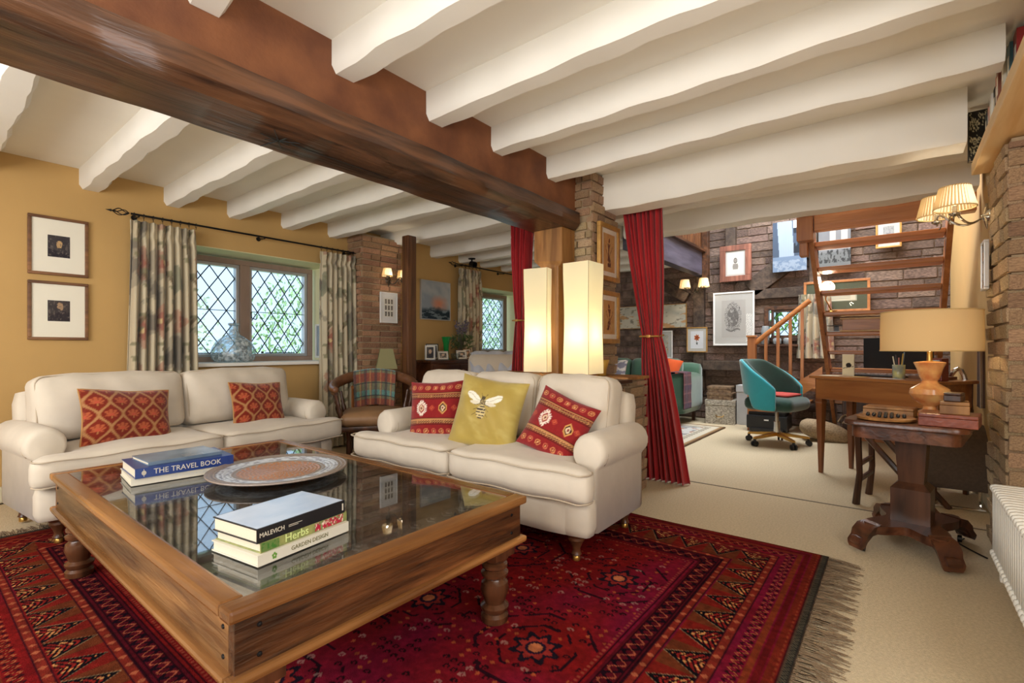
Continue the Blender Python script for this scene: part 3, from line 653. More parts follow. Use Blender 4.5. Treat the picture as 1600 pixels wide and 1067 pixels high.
for sx in (-1, 1):
    for sy in (-1, 1):
        lb = bmesh.new(); lathe(lb, lp, 24, (0, 0, 0)); bx(lb, (0, 0, 0.258), (0.105, 0.105, 0.045), bev=0.004); obj('leg', lb, 'tableleg', ct, (sx*(hx-0.085), sy*(hy-0.085), 0), smooth=True)

# ---- books
def book(name, label, x, y, z, L_, W_, T_, rz, cover, group=None, pages='paper', hard=True, tilt=0):
    """flat book: spine on -Y edge, long side along X"""
    t = thing(name, label, 'book', (x, y, z), rz, group); t.scale = (BS, BS, 1); c = 0.003
    bm = bmesh.new(); bx(bm, (0, 0, c/2), (L_, W_, c)); bx(bm, (0, 0, T_-c/2), (L_, W_, c)); bx(bm, (0, -W_/2+c/2, T_/2), (L_, c, T_-2*c)); obj('cover', bm, cover, t)
    bm = bmesh.new(); bx(bm, (0, 0.001, T_/2), (L_-0.008, W_-0.012, T_-2*c)); obj('pages', bm, pages, t); return t
def up(x, y, z): return TR(x, y, z, PI/2, 0, 0)   # text lying on a spine facing -Y
ZTop = 0.012+Zt; BS = 0.86
bk1 = (0.595, 2.43)
rzA = -0.10
m_white = mat('book_white', (206, 198, 180), 0.45); m_navy = mat('book_navy', (24, 50, 112), 0.3); m_blk = mat('book_black', (26, 26, 30), 0.35); m_top = mat('book_pale_blue', (176, 190, 206), 0.22, noise=0.15, nscale=6)
m_lb = mat('book_slate', (120, 140, 160), 0.2, noise=0.4, nscale=4); m_grn = mat('book_herb', (112, 124, 70), 0.35, noise=0.4, nscale=30, col2=(150, 150, 90))
CA = Vector((0.775, 2.44, 0))
b = book('hardback_book', 'cream hardback at the bottom of the left pile on the glass table', CA.x-0.01, CA.y+0.03, ZTop, 0.40, 0.30, 0.028, rzA, m_white)
text('THE WORLD ATLAS', 0.012, 'framesilver', b, up(-0.05, -0.1505, 0.014), xs=1.4)
b = book('hardback_book', 'navy hardback travel book with white spine lettering on the left pile', CA.x, CA.y+0.02, ZTop+0.0285, 0.41, 0.30, 0.04, rzA+0.03, m_navy)
text('THE TRAVEL BOOK', 0.030, m_white, b, up(-0.135, -0.1505, 0.02), xs=1.08)
sy = bmesh.new(); lathe(sy, [(0.009, 0), (0.009, 0.001), (0.007, 0.001), (0.007, 0)], 16, (0, 0, 0), up(-0.172, -0.1505, 0.02)); bx(sy, (-0.172, -0.151, 0.02), (0.002, 0.001, 0.03)); bx(sy, (-0.172, -0.151, 0.022), (0.012, 0.001, 0.002)); obj('emblem', sy, m_white, b)
b = book('thin_book', 'thin slate-coloured picture book on top of the navy travel book', CA.x+0.0, CA.y+0.03, ZTop+0.069, 0.32, 0.235, 0.014, rzA+0.12, m_lb)
BS = 0.82; CBx, CBy = 0.685, 1.36; rzB = 0.14
# spine runs along -Y side of the pile
b = book('paperback_book', 'cream garden design book at the bottom of the pile nearest the table corner', CBx, CBy, ZTop, 0.345, 0.25, 0.028, rzB, m_white)
text('GARDEN DESIGN', 0.016, mat('ink_olive', (110, 104, 60), 0.5), b, up(-0.06, -0.1258, 0.014), xs=1.15)
fl = bmesh.new()
for k in range(5): lathe(fl, [(0.0035, 0), (0.0035, 0.0008)], 8, (0.0055*math.cos(k*2*PI/5+0.3), 0.0055*math.sin(k*2*PI/5+0.3), 0), up(-0.118, -0.1255, 0.014))
obj('emblem', fl, mat('ink_green', (96, 140, 50), 0.5), b)
b = book('paperback_book', 'green herb book with red and leafy spine in the middle of the near pile', CBx+0.005, CBy+0.004, ZTop+0.0285, 0.335, 0.235, 0.026, rzB+0.02, m_grn)
text('Herbs', 0.029, mat('ink_pale_green', (214, 226, 150), 0.5), b, up(-0.085, -0.1183, 0.014), xs=1.25)
gridmesh('spine_picture', 60, 8, lambda U, V: (0.03+U*0.12, U*0-0.1186, 0.002+V*0.022), lambda U, V: out(put(put(base(U, (120, 130, 80)), fbm(U*14, V*4, 2) > 0.42, (170, 30, 56)), h2(np.floor(U*30), np.floor(V*5), 1) > 0.75, (226, 200, 180))), 'paint', b)
gridmesh('spine_leaf', 20, 8, lambda U, V: (-0.165+U*0.06, U*0-0.1186, 0.002+V*0.022), lambda U, V: out(put(base(U, (96, 120, 60)), fbm(U*8, V*4, 5) > 0.5, (60, 110, 40))), 'paint', b)
b = book('thick_book', 'thick black-spined art book with pale blue cover on top of the near pile', CBx-0.003, CBy+0.002, ZTop+0.055, 0.335, 0.235, 0.036, rzB+0.01, m_blk)
gridmesh('front_cover', 12, 12, lambda U, V: (-0.164+U*0.328, -0.112+V*0.226, 0.0362+0*U), lambda U, V: out(put(base(U, (158, 178, 206)), fbm(U*3, V*3, 1), (206, 214, 226))), 'paintgloss', b)
text('MALEVICH', 0.0165, m_white, b, up(-0.160, -0.1182, 0.018), xs=1.1); bx_ = bmesh.new(); bx(bx_, (-0.035, -0.1179, 0.020), (0.05, 0.0006, 0.0012)); bx(bx_, (-0.042, -0.1179, 0.016), (0.035, 0.0006, 0.0012)); bx(bx_, (0.158, -0.1179, 0.018), (0.006, 0.0006, 0.02)); obj('small_print', bx_, m_white, b)

# ---- plate / platter
pc = (1.03, 2.08, ZTop)
def platcol(U, V):
    r = U; t = V*2*PI; a = base(U, (150, 136, 122)); a = put(a, (np.abs((r*34) % 1-0.5) < 0.2), (110, 96, 84), 0.6)
    a = put(a, (r < 0.60) & (((V*90+np.floor(r*22)*0.5) % 1) < 0.55), (170, 112, 72)); a = put(a, (r > 0.66) & (r < 0.86), (196, 200, 206)); a = put(a, (r > 0.66) & (r < 0.86) & (h2(np.floor(r*40), np.floor(V*80), 1) > 0.6), (150, 150, 156))
    a = put(a, r > 0.9, (140, 124, 112)); return out(a)
pl = thing('woven_platter', 'wide shallow round coiled platter with blue-white rim on the glass tabletop', 'platter', pc)
gridmesh('dish', 60, 120, lambda U, V: (0.275*U*np.cos(V*2*PI), 0.275*U*np.sin(V*2*PI), 0.014+0.034*np.clip(U-0.45, 0, 1)**1.3+0.0012*np.sin(U*110)), platcol, painted('platter_glaze', 0.22, 0.3, 90, spec=0.7), pl, solid=0.006)
fb = bmesh.new(); lathe(fb, [(0.07, 0.0), (0.074, 0.0), (0.078, 0.012), (0.07, 0.012)], 32); obj('foot', fb, mat('platter_foot', (110, 90, 76), 0.5), pl)

# ================================================================ SOFAS
def arm_bm(L_, h, side):
    """roll arm; x centred, y 0..L front to back, side=+1 right arm (roll overhangs outward)"""
    bm = bmesh.new(); rings = []; R_ = 0.088; zc = h-R_
    def prof(sc, dz, bot):
        p = [(-0.062, bot), (-0.062, zc-0.075)]
        for k in range(15):
            a = math.radians(232-k*284/14); p.append((0.02+R_*math.cos(a)*sc, zc+dz+R_*math.sin(a)*sc))
        p += [(0.062, zc-0.085), (0.062, bot)]; return p
    for y, sc, dz, bot, sx in ((0.0, 0.84, -0.014, 0.135, 0.90), (0.008, 0.94, -0.006, 0.125, 0.97), (0.03, 1.0, 0.0, 0.12, 1.0), (0.09, 1.0, 0.0, 0.12, 1), (L_*0.5, 1.0, 0.004, 0.12, 1), (L_-0.03, 1.0, 0.0, 0.12, 1), (L_, 0.9, -0.01, 0.13, 0.95)):
        rings.append([Vector((x*sx*side, y, z)) for x, z in prof(sc, dz, bot)])
    loft(bm, rings); return bm
def loop_pts(hx_, hy_, r, z, n=6, warp=None):
    P = []
    for cx, cy, a0 in ((hx_-r, hy_-r, 0), (-hx_+r, hy_-r, 90), (-hx_+r, -hy_+r, 180), (hx_-r, -hy_+r, 270)):
        for k in range(n+1):
            a = math.radians(a0+90*k/n); P.append((cx+r*math.cos(a), cy+r*math.sin(a), z))
    return P
def sofa(name, label, loc, rz, W, Dp, Hb, nback, seats=2, seed=1):
    t = thing(name, label, 'sofa', loc, rz); rr = random.Random(seed); hw = W/2
    b = bmesh.new(); rbox(b, (W-0.28, Dp-0.10, 0.19), 0.03, (12, 8, 3)); obj('base', b, 'linen', t, (0, Dp/2+0.03, 0.215), smooth='all')
    fr = bmesh.new(); rbox(fr, (W-0.07, 0.12, 0.18), 0.035, (16, 3, 4)); obj('front_rail', fr, 'linen', t, (0, 0.15, 0.21), smooth='all')
    for s in (-1, 1):
        ar = obj('arm', arm_bm(Dp-0.26, 0.585, s), 'linen', t, (s*(hw-0.115), 0.20, 0), smooth='all')
        pb = bmesh.new(); tube(pb, [((0.02+0.087*math.cos(math.radians(a)))*s*0.97, 0.047, 0.492+0.087*math.sin(math.radians(a))*0.96) for a in range(-40, 225, 12)], 0.004, 6); obj('piping', pb, 'piping', ar, smooth='all')
    bf = bmesh.new(); rbox(bf, (W-0.20, 0.15, Hb-0.16), 0.05, (18, 4, 8), puff=(0, 0.01, 0.01), m=TR(0, 0, 0, -0.12)); obj('back_frame', bf, 'linen', t, (0, Dp-0.10, 0.12+(Hb-0.14)/2), smooth='all')
    sw = (W+0.01)/seats
    for k in range(seats):
        side = -1 if k == 0 else 1; cb_ = bmesh.new(); cw = sw-0.005; inner = (W-0.34)/seats; cut = cw-inner
        def warp(q, p, side=side, cut=cut, cw=cw):
            y = q.y; f = 1/(1+math.exp((y+0.20)/-0.014))    # 1 at the back, 0 at the front overhang
            u = (p[0]*side+1)/2
            q.x -= side*cut*f*u; q.z += 0.004*math.sin(q.x*17+seed)+0.004*math.sin(q.y*15+k); return q
        rbox(cb_, (cw, 0.66, 0.155), 0.045, (20, 40, 6), warp=warp, puff=(0.0, 0.015, 0.022)); cx = (k-(seats-1)/2)*sw
        cu = obj('seat_cushion', cb_, 'linen', t, (cx, 0.345, 0.375), smooth='all')
        for zz in (0.062, -0.062):
            pp = [Vector((x, y, z)) for x, y, z in loop_pts(cw/2-0.008, 0.34-0.002, 0.04, zz, 5)]
            dense = []
            for a, b_ in zip(pp, pp[1:]+pp[:1]):
                n = max(1, int((b_-a).length/0.03)); dense += [a.lerp(b_, i/n) for i in range(n)]
            q = []
            for v in dense:
                f = 1/(1+math.exp((v.y+0.20)/-0.014)); u = (v.x*side/(cw/2)+1)/2; sgn = 1 if zz > 0 else -1
                q.append((v.x-side*cut*f*max(0, u), v.y+(0.012*(-1 if v.y < 0 else 1) if abs(v.y) > 0.33 else 0), v.z+0.004*math.sin(v.x*17+seed)+0.004*math.sin(v.y*15+k)))
            pb = bmesh.new(); tube(pb, q, 0.0042, 6, closed=True); obj('piping', pb, 'piping', cu, smooth='all')
    bw = (W-0.24)/nback; hh = Hb-0.40
    for k in range(nback):
        cb_ = bmesh.new(); sd = rr.uniform(0, 9)
        def warp2(q, p, sd=sd):
            q.y += 0.006*math.sin(q.x*14+sd)*(1-p[2]**2)+0.005*math.sin(q.z*22+sd*2)+0.004*math.sin(q.x*31+q.z*19+sd); q.z += 0.012*math.cos(p[0]*PI/2)*(p[2] > 0)-0.006*abs(math.sin(p[0]*4+sd))*(p[2] > 0.5); return q
        rbox(cb_, (bw-0.006, 0.19, hh), 0.055, (20, 8, 16), warp=warp2, puff=(0.0, 0.045, 0.0)); cx = (k-(nback-1)/2)*bw
        cu = obj('back_cushion', cb_, 'linen', t, (cx, Dp-0.245, 0.455+hh/2), rot=(-0.17, 0, rr.uniform(-0.03, 0.03)), smooth='all')
        for yy in (-0.07, 0.07):
            pb = bmesh.new(); tube(pb, [(x, yy*1.0, z) for x, z, _ in loop_pts(bw/2-0.014, hh/2-0.012, 0.05, 0, 5)], 0.004, 6, closed=True); obj('piping', pb, 'piping', cu, smooth='all')
    for sx in (-1, 1):
        for yy in (0.16, Dp-0.12):
            lb = bmesh.new(); lathe(lb, [(0.014, 0.0), (0.016, 0.012), (0.015, 0.022), (0.024, 0.03), (0.02, 0.04), (0.017, 0.055), (0.03, 0.085), (0.04, 0.10), (0.038, 0.112), (0.044, 0.12), (0.044, 0.14)], 18)
            lg = obj('leg', lb, 'tableleg', t, (sx*(hw-0.13), yy, 0.0), smooth=True)
            cs = bmesh.new(); lathe(cs, [(0.016, 0), (0.018, 0.002), (0.018, 0.02), (0.015, 0.024)], 14); obj('castor', cs, 'brass', lg, smooth=True)
    return t
SRot = math.radians(-89.3)
sofaR = sofa('sofa', 'cream linen sofa with three cushions leaning on it, end-on to the low brick wall', (1.815, 1.895, 0.012), SRot, 1.70, 0.81, 0.78, 3, seed=3)
sofaL = sofa('sofa', 'cream linen sofa under the leaded bay window, holding two patterned rust cushions', (1.30, 3.28, 0.012), math.radians(6.0), 1.78, 0.86, 0.78, 2, seed=8)

# ---- scatter cushions
def cushion(name, label, loc, rot, sx, sz, th, fn, edge=None, m='paintcloth', n=64, puck=0.0, group=None):
    t = thing(name, label, 'cushion', loc, group=group, rot=rot)
    def pos(side):
        def f(U, V):
            x = U*2-1; z = V*2-1; k = 0.07
            X = sx/2*x*(1-k*(1-z*z)); Z_ = sz/2*z*(1-k*(1-x*x))
            e = np.clip((1-np.abs(x)**2.2)*(1-np.abs(z)**2.2), 0, 1)**0.55
            Y_ = side*(th/2)*e+puck*0.012*np.sin(x*9+z*6)*e*side+0.006*np.sin(x*5+1)
            return X, Y_, Z_
        return f
    gridmesh('front', n, n, pos(-1), fn, m, t); gridmesh('back', 24, 24, pos(1), fn, m, t)
    if edge is not None:
        bm = bmesh.new(); P = []
        for i in range(80):
            s = i/80*4; k = int(s); f = s-k
            x, z = ((-1+2*f, -1), (1, -1+2*f), (1-2*f, 1), (-1, 1-2*f))[k]
            P.append((sx/2*x*(1-0.07*(1-z*z)), 0.006*math.sin(x*5+1), sz/2*z*(1-0.07*(1-x*x))))
        tube(bm, P, 0.0045, 6, closed=True); obj('piping', bm, edge, t, smooth='all')
    return t
def ogee(nx, nz, sh=0.0):
    def f(U, V):
        u = U*nx; v = V*nz+sh; a = base(U, (118, 36, 20)); a = put(a, fbm(U*50, V*50, 3), (108, 32, 20), 0.6)
        uc = (u+0.5) % 1-0.5; g = (1+np.cos(v*2*PI))/2; d = np.abs(np.abs(uc)-g/2)
        a = put(a, d < 0.085, (164, 116, 74)); a = put(a, (d < 0.085) & (d > 0.055), (148, 92, 52))
        for o_ in (0.0, 0.5):
            x_ = (u+o_+0.5) % 1-0.5; y_ = (v+o_+0.5) % 1-0.5; y_ = y_*1.6; r = np.sqrt(x_**2+(y_-0.02)**2); an = np.arctan2(y_+0.16, x_)
            fan = (r < 0.25+0.035*np.cos(11*an)) & (y_ > -0.12-0.25*np.abs(x_)); a = put(a, fan, (166, 84, 50)); a = put(a, fan & (np.cos(11*an) < -0.4), (140, 56, 34)); a = put(a, (np.sqrt(x_**2+(y_+0.05)**2) < 0.09), (176, 76, 52)); a = put(a, (np.abs(x_) < 0.03) & (y_ < -0.1) & (y_ > -0.3), (160, 104, 60))
        return out(a)
    return f
cz = 0.012
cushion('scatter_cushion', 'large rectangular rust cushion with gold lattice at the left of the bay-window sofa', (0.865, 3.575, 0.60), (-0.33, 0.09, 0.16), 0.46, 0.33, 0.15, ogee(4, 2.0), mat('piping_gold', (176, 128, 74), 0.8))
cushion('scatter_cushion', 'smaller rust cushion with gold lattice at the right of the bay-window sofa', (1.665, 3.685, 0.60), (-0.34, 0.06, 0.10), 0.385, 0.32, 0.14, ogee(3.3, 1.9, 0.3), mat('piping_gold', (176, 128, 74), 0.8))
def kilim(seed=0, big=((0.28, 0.52, 1), (0.68, 0.52, 0))):
    def f(U, V):
        a = base(U, (128, 26, 30)); a = put(a, fbm(U*30, V*30, seed), (156, 44, 36), 0.5)
        for lo in (0.23, 0.68):
            b = (V > lo) & (V < lo+0.11); a = put(a, b, (186, 132, 84)); a = put(a, (np.abs(V-lo) < 0.008) | (np.abs(V-lo-0.11) < 0.008), (90, 24, 20))
            a = put(a, b & (np.abs(V-lo-0.055) < 0.022) & (((U*22+np.floor((V-lo)*60)*0.5) % 1) < 0.45), (66, 30, 24)); a = put(a, b & (np.abs(V-lo-0.02) < 0.006), (120, 44, 34)); a = put(a, b & (np.abs(V-lo-0.09) < 0.006), (120, 44, 34))
        for cy in (0.12, 0.89):
            for i in range(7):
                x = 0.09+i*0.137; r = np.abs(U-x)*1.05+np.abs(V-cy); r2 = np.sqrt((U-x)**2+(V-cy)**2); a = put(a, r2 < 0.046, (190, 96, 70) if i % 2 else (200, 130, 80)); a = put(a, r2 < 0.030, (130, 30, 30)); a = put(a, r < 0.018, (220, 170, 110))
        for x, y, wh in big:
            hxg = np.maximum(np.abs(U-x)*1.15, (np.abs(U-x)*0.8+np.abs(V-y)*0.75)); sc = 0.09
            teeth = (np.abs(np.sin(np.arctan2(V-y, U-x)*8)) > 0.5)
            if wh: a = put(a, (hxg < sc+0.03) & teeth, (224, 206, 190))
            a = put(a, hxg < sc, (224, 204, 186) if wh else (206, 150, 84)); a = put(a, hxg < sc-0.024, (150, 50, 50) if wh else (64, 34, 28)); a = put(a, hxg < sc-0.045, (214, 186, 150)); a = put(a, hxg < sc-0.07, (120, 40, 50))
        for x, y in ((0.48, 0.52), (0.88, 0.52), (0.07, 0.52)):
            dd = np.abs(U-x)+np.abs(V-y); a = put(a, (dd < 0.055) & (dd > 0.03), (176, 70, 50)); a = put(a, dd < 0.018, (190, 90, 60))
        return out(a)
    return f
def beecol(U, V):
    a = base(U, (176, 152, 72)); a = put(a, np.clip(fbm(U*3, V*3, 2)*1.4-0.3, 0, 1), (148, 122, 44), 0.6); a = put(a, np.clip(fbm(U*5+V*3, V*8, 5)-0.45, 0, 1)*2, (206, 190, 120), 0.6)
    x = (U-0.46)*1.0; y = V-0.56
    for s in (-1, 1):   # wings
        xx = x*s; u = (xx-0.15)*math.cos(0.42)+(y-0.125)*math.sin(0.42); v = -(xx-0.15)*math.sin(0.42)+(y-0.125)*math.cos(0.42)
        wv = (u/0.135)**2+(v/(0.05+0.012*u/0.13))**2; a = put(a, wv < 1, (232, 226, 208)); a = put(a, (wv < 1) & (np.abs(v-0.01*np.sin(u*30)) < 0.004), (180, 170, 140))
        u2 = (xx-0.11)*math.cos(-0.1)+(y-0.03)*math.sin(-0.1); v2 = y-0.045; wv = (u2/0.085)**2+(v2/0.028)**2; a = put(a, wv < 1, (216, 206, 180))
        for k, yy in enumerate((0.03, -0.02, -0.08)):
            leg = np.abs(y-(yy-0.9*(xx-0.05)*(0.3+0.35*k))) < 0.004; a = put(a, leg & (xx > 0.03) & (xx < 0.12), (60, 46, 24))
    th_ = (x/0.048)**2+((y-0.06)/0.052)**2; a = put(a, th_ < 1, (150, 130, 84)); a = put(a, (th_ < 1) & (h2(np.floor(U*90), np.floor(V*90), 1) > 0.55), (84, 66, 34))
    hd = (x/0.03)**2+((y-0.125)/0.026)**2; a = put(a, hd < 1, (74, 60, 34))
    ab = (x/0.072)**2+((y+0.075)/0.10)**2; a = put(a, ab < 1, (206, 184, 124)); a = put(a, (ab < 1) & (np.abs(((y+0.02)/0.042) % 1-0.5) < 0.24) & (h2(np.floor(U*120), np.floor(V*60), 3) > 0.2), (52, 40, 24))
    an = (np.abs(np.abs(x)-(y-0.13)*0.6-0.01) < 0.004) & (y > 0.14) & (y < 0.19); a = put(a, an, (60, 46, 24)); return out(a)
RD = (-0.34, 0, math.radians(-86))
def lean(yaw, roll=0.0, tilt=0.34): return Euler((0, roll, 0)).to_matrix().to_4x4(), yaw
def place_c(o, loc, yaw, tilt, roll):
    o.rotation_euler = (Euler((0, 0, yaw)).to_matrix() @ Euler((-tilt, 0, 0)).to_matrix() @ Euler((0, roll, 0)).to_matrix()).to_euler(); o.location = loc
place_c(cushion('kilim_cushion', 'crimson woven cushion with cream bands beside the far arm of the right-hand sofa', (0, 0, 0), (0, 0, 0), 0.37, 0.37, 0.13, kilim(1)), (2.12, 2.27, 0.615), math.radians(-66), 0.22, -0.05)
bee = cushion('bee_cushion', 'mustard velvet cushion embroidered with a white-winged bee in the middle of the right-hand sofa', (0, 0, 0), (0, 0, 0), 0.42, 0.42, 0.16, beecol, None, painted('velvet_print', 0.55, 0.15, 25, 0.4, 0.3), 110, 0.5)
place_c(bee, (2.115, 1.84, 0.63), math.radians(-70), 0.30, 0.14)
place_c(cushion('kilim_cushion', 'crimson woven cushion tilted on its corner against the near arm of the right-hand sofa', (0, 0, 0), (0, 0, 0), 0.335, 0.34, 0.12, kilim(4, ((0.30, 0.52, 1), (0.74, 0.5, 0)))), (2.13, 1.375, 0.60), math.radians(-72), 0.36, 0.40)

# ================================================================ CURTAINS
def floral(su, sv, seed=0):
    def f(U, V):
        x = U*su; y = V*sv; a = base(U, (206, 194, 166)); a = put(a, fbm(x*8, y*2, seed), (180, 164, 134), 0.6)
        blob = fbm(x*5+1, y*3.2+2, seed+4); a = put(a, blob > 0.60, (152, 142, 122), 0.8); a = put(a, blob > 0.68, (116, 108, 96), 0.8)
        cx = x*3.2; cy = y*2.2; ix = np.floor(cx); iy = np.floor(cy); hx = h2(ix, iy, seed); hy = h2(ix, iy, seed+9)
        dx = cx-ix-0.3-0.4*hx; dy = cy-iy-0.3-0.4*hy; r = np.sqrt((dx)**2+(dy*1.0)**2); an = np.arctan2(dy, dx)
        a = put(a, (r < 0.25+0.06*np.cos(5*an)) & (hx > 0.35), (168, 124, 102), 0.7); a = put(a, (r < 0.13+0.03*np.cos(5*an)) & (hx > 0.35), (148, 92, 78), 0.8); a = put(a, (r < 0.05) & (hx > 0.35), (206, 180, 130))
        a = put(a, (r < 0.22+0.09*np.cos(3*an+1)) & (hx <= 0.35), (128, 128, 106), 0.75)
        vine = np.abs(((x*2.6+0.22*np.sin(y*8)) % 1)-0.5) < 0.035; a = put(a, vine, (110, 96, 74), 0.8); leaf = (np.abs(((x*2.6+0.22*np.sin(y*8)) % 1)-0.5) < 0.12) & (((y*9) % 1) < 0.3); a = put(a, leaf, (128, 124, 96), 0.8)
        return out(a)
    return f
def pleat_curtain(name, label, x0, x1, ztop, y, folds, seed, zb=0.02, group=None, mat_='paintcloth', spread=0.03, cat='curtain'):
    t = thing(name, label, cat, ((x0+x1)/2, y, zb), group=group); W_ = x1-x0; H_ = ztop-zb
    def pos(U, V):
        h = V*H_; top = np.exp(-(H_-h)/0.16); ph = U*folds*2*PI; amp = 0.045*(1-top*0.55); wob = 0.5*np.sin(V*3+seed)*(1-top)
        Y_ = amp*np.sin(ph+wob)+0.012*np.sin(ph*2+seed+V*2); X_ = (U-0.5)*W_*(1+0.10*(1-V)*np.sin(seed+1))+0.010*np.sin(ph*1.0+1.2)*(1-top)+spread*(1-V)*(U-0.5)
        pin = np.exp(-((H_-h-0.10)/0.03)**2); Y_ = Y_*(1-0.55*pin); return X_, Y_, h
    gridmesh('drape', folds*14, 150, pos, floral(W_*2.4, H_*1.0, seed), mat_, t, solid=0.004)
    return t
g1 = 'floral curtains at the leaded windows'
pleat_curtain('floral_curtain', 'floral pinch-pleat curtain at the left side of the bay window', 1.10, 1.53, 1.965, 4.49, 8, 1)
pleat_curtain('floral_curtain', 'floral pinch-pleat curtain at the right side of the bay window, next to the brick pier', 2.62, 3.00, 1.965, 4.46, 7, 5)
pleat_curtain('floral_curtain', 'floral curtain at the far leaded window behind the sideboard', 4.60, 5.00, 2.06, 4.49, 6, 3, zb=0.1)
def rod(label, xa, xb, z, y, sag=0, brk=()):
    t = thing('curtain_rod', label, 'curtain rod', ((xa+xb)/2, y, z)); cx = (xa+xb)/2
    bm = bmesh.new(); tube(bm, [(xa-cx, 0, 0), (xb-cx, 0, 0)], 0.008, 10); obj('pole', bm, 'iron', t, smooth=True)
    for s, xe in ((-1, xa), (1, xb)):
        f = bmesh.new()
        for k in range(4):
            tube(f, [(xe-cx+s*(0.01+0.10*i/10), 0.026*math.sin(i/10*PI)*math.cos(k*PI/2+i*0.25), 0.026*math.sin(i/10*PI)*math.sin(k*PI/2+i*0.25)) for i in range(11)], 0.0035, 5)
        lathe(f, [(0.001, 0), (0.01, 0.008), (0.006, 0.02), (0.001, 0.04)], 8, (0, 0, 0), TR(xe-cx+s*0.108, 0, 0, 0, s*PI/2, 0)); obj('finial', f, 'iron', t, smooth=True)
    for xk in brk:
        k = bmesh.new(); tube(k, [(xk-cx, YW-y-0.002, 0.0), (xk-cx, 0.0, -0.012)], 0.006, 6); lathe(k, [(0.02, 0), (0.02, 0.004)], 12, (0, 0, 0), TR(xk-cx, YW-y-0.004, 0, PI/2)); obj('bracket', k, 'iron', t)
    return t
def rings_on(t, xs, z0=0):
    for x in xs:
        r = bmesh.new(); tube(r, [(x, 0.016*math.cos(a*PI/5), -0.004+0.016*math.sin(a*PI/5)) for a in range(10)], 0.0022, 5, closed=True); bx(r, (x, 0, -0.028), (0.003, 0.003, 0.02)); obj('curtain_ring', r, 'iron', t)
r1 = rod('black iron curtain pole with cage finials above the bay window', 1.10, 3.02, 2.005, 4.47, brk=(1.15, 2.08, 2.96))
rings_on(r1, [x-2.06 for x in (1.12, 1.18, 1.24, 1.30, 1.36, 1.42, 1.48, 1.53, 2.63, 2.69, 2.75, 2.81, 2.87, 2.93, 2.99)])
r2 = rod('black iron curtain pole above the far leaded window', 4.52, 6.4, 2.10, 4.47, brk=(4.62, 5.5))
rings_on(r2, [x-5.46 for x in (4.62, 4.69, 4.76, 4.83, 4.90, 4.97)])
def tied_curtain(name, label, x, yc_top, w_top, yc_tie, w_tie, yc_bot, w_bot, ztop, ztie, folds, seed, zb=0.01):
    t = thing(name, label, 'curtain', (x, yc_tie, zb)); H_ = ztop-zb; zt = ztie-zb
    def pos(U, V):
        h = V*H_; up_ = h > zt; k = np.where(up_, np.clip((h-zt)/(H_-zt), 0, 1), np.clip((zt-h)/zt, 0, 1))
        e = np.where(up_, k**0.75, k**0.7); wd = np.where(up_, w_tie+(w_top-w_tie)*e, w_tie+(w_bot-w_tie)*e); cy = np.where(up_, yc_tie+(yc_top-yc_tie)*k**1.1, yc_tie+(yc_bot-yc_tie)*k)-yc_tie
        amp = 0.020+0.028*np.minimum(k*1.6, 1); ph = U*folds*2*PI
        return amp*np.sin(ph+0.5*np.sin(V*4))+0.012*np.sin(ph*1.7+seed+V*3), cy+(U-0.5)*wd+0.006*np.sin(ph*2+V*5), h
    def col(U, V): return out(put(base(U, (168, 16, 24)), fbm(U*9, V*14, seed), (140, 10, 20), 0.6))
    gridmesh('drape', folds*14, 120, pos, col, painted('red_velvet', 0.7, 0.1, 60, 0.35, 0.3), t, solid=0.006)
    lb = bmesh.new(); tube(lb, [(-0.055, -w_tie/2-0.004, 0), (-0.066, 0, 0), (-0.055, w_tie/2+0.004, 0), (0.055, w_tie/2+0.004, 0.01), (0.055, -w_tie/2-0.004, 0.01)], 0.007, 6, closed=True); bx(lb, (-0.068, 0, 0), (0.012, 0.03, 0.022), bev=0.003)
    obj('tieback', lb, 'framegold', t, (0, 0, zt), smooth=True, label='cream and gold tieback'); return t
tied_curtain('red_curtain', 'floor-length crimson curtain tied back at the opening to the study', 3.60, 1.545, 0.30, 1.47, 0.135, 1.35, 0.33, 2.13, 1.095, 8, 2)
tied_curtain('red_curtain', 'crimson curtain tied back behind the left-hand tall lamp', 3.46, 2.60, 0.22, 2.62, 0.10, 2.60, 0.26, 2.14, 1.25, 6, 6)

# ================================================================ PICTURES
def picture(label, loc, rz, w_, h_, fw, fm, mw, fn, dep=0.022, mountm='mount', n=(50, 60), glaze=True, name='framed_picture', cat='picture', canvas=False, matm='paint', inner=None):
    """hangs facing local -Y, centred on loc"""
    t = thing(name, label, cat, loc, rz); hw, hh = w_/2, h_/2
    if fw: obj('frame', frame_bm(-hw, hw, -hh, hh, fw, -dep, 0.0, bev=min(0.004, fw*0.25)), fm, t)
    if canvas: obj('canvas', box((-hw+fw, -dep*0.8, -hh+fw), (hw-fw, -0.002, hh-fw)), 'framewhite' if fw else 'frameblack', t); yy = -dep*0.8-0.0008; mw = 0
    else: obj('mount', box((-hw+fw, -dep*0.55, -hh+fw), (hw-fw, -0.003, hh-fw)), mountm, t); yy = -dep*0.55-0.0008
    pw, ph = hw-fw-mw, hh-fw-mw*(1.0)
    if inner: pw, ph = inner
    gridmesh('print', n[0], n[1], lambda U, V: ((U*2-1)*pw, yy+0*U, (V*2-1)*ph), fn, matm, t)
    if glaze and not canvas: obj('glazing', box((-hw+fw, -dep*0.85, -hh+fw), (hw-fw, -dep*0.85+0.0015, hh-fw)), 'picglass', t)
    return t
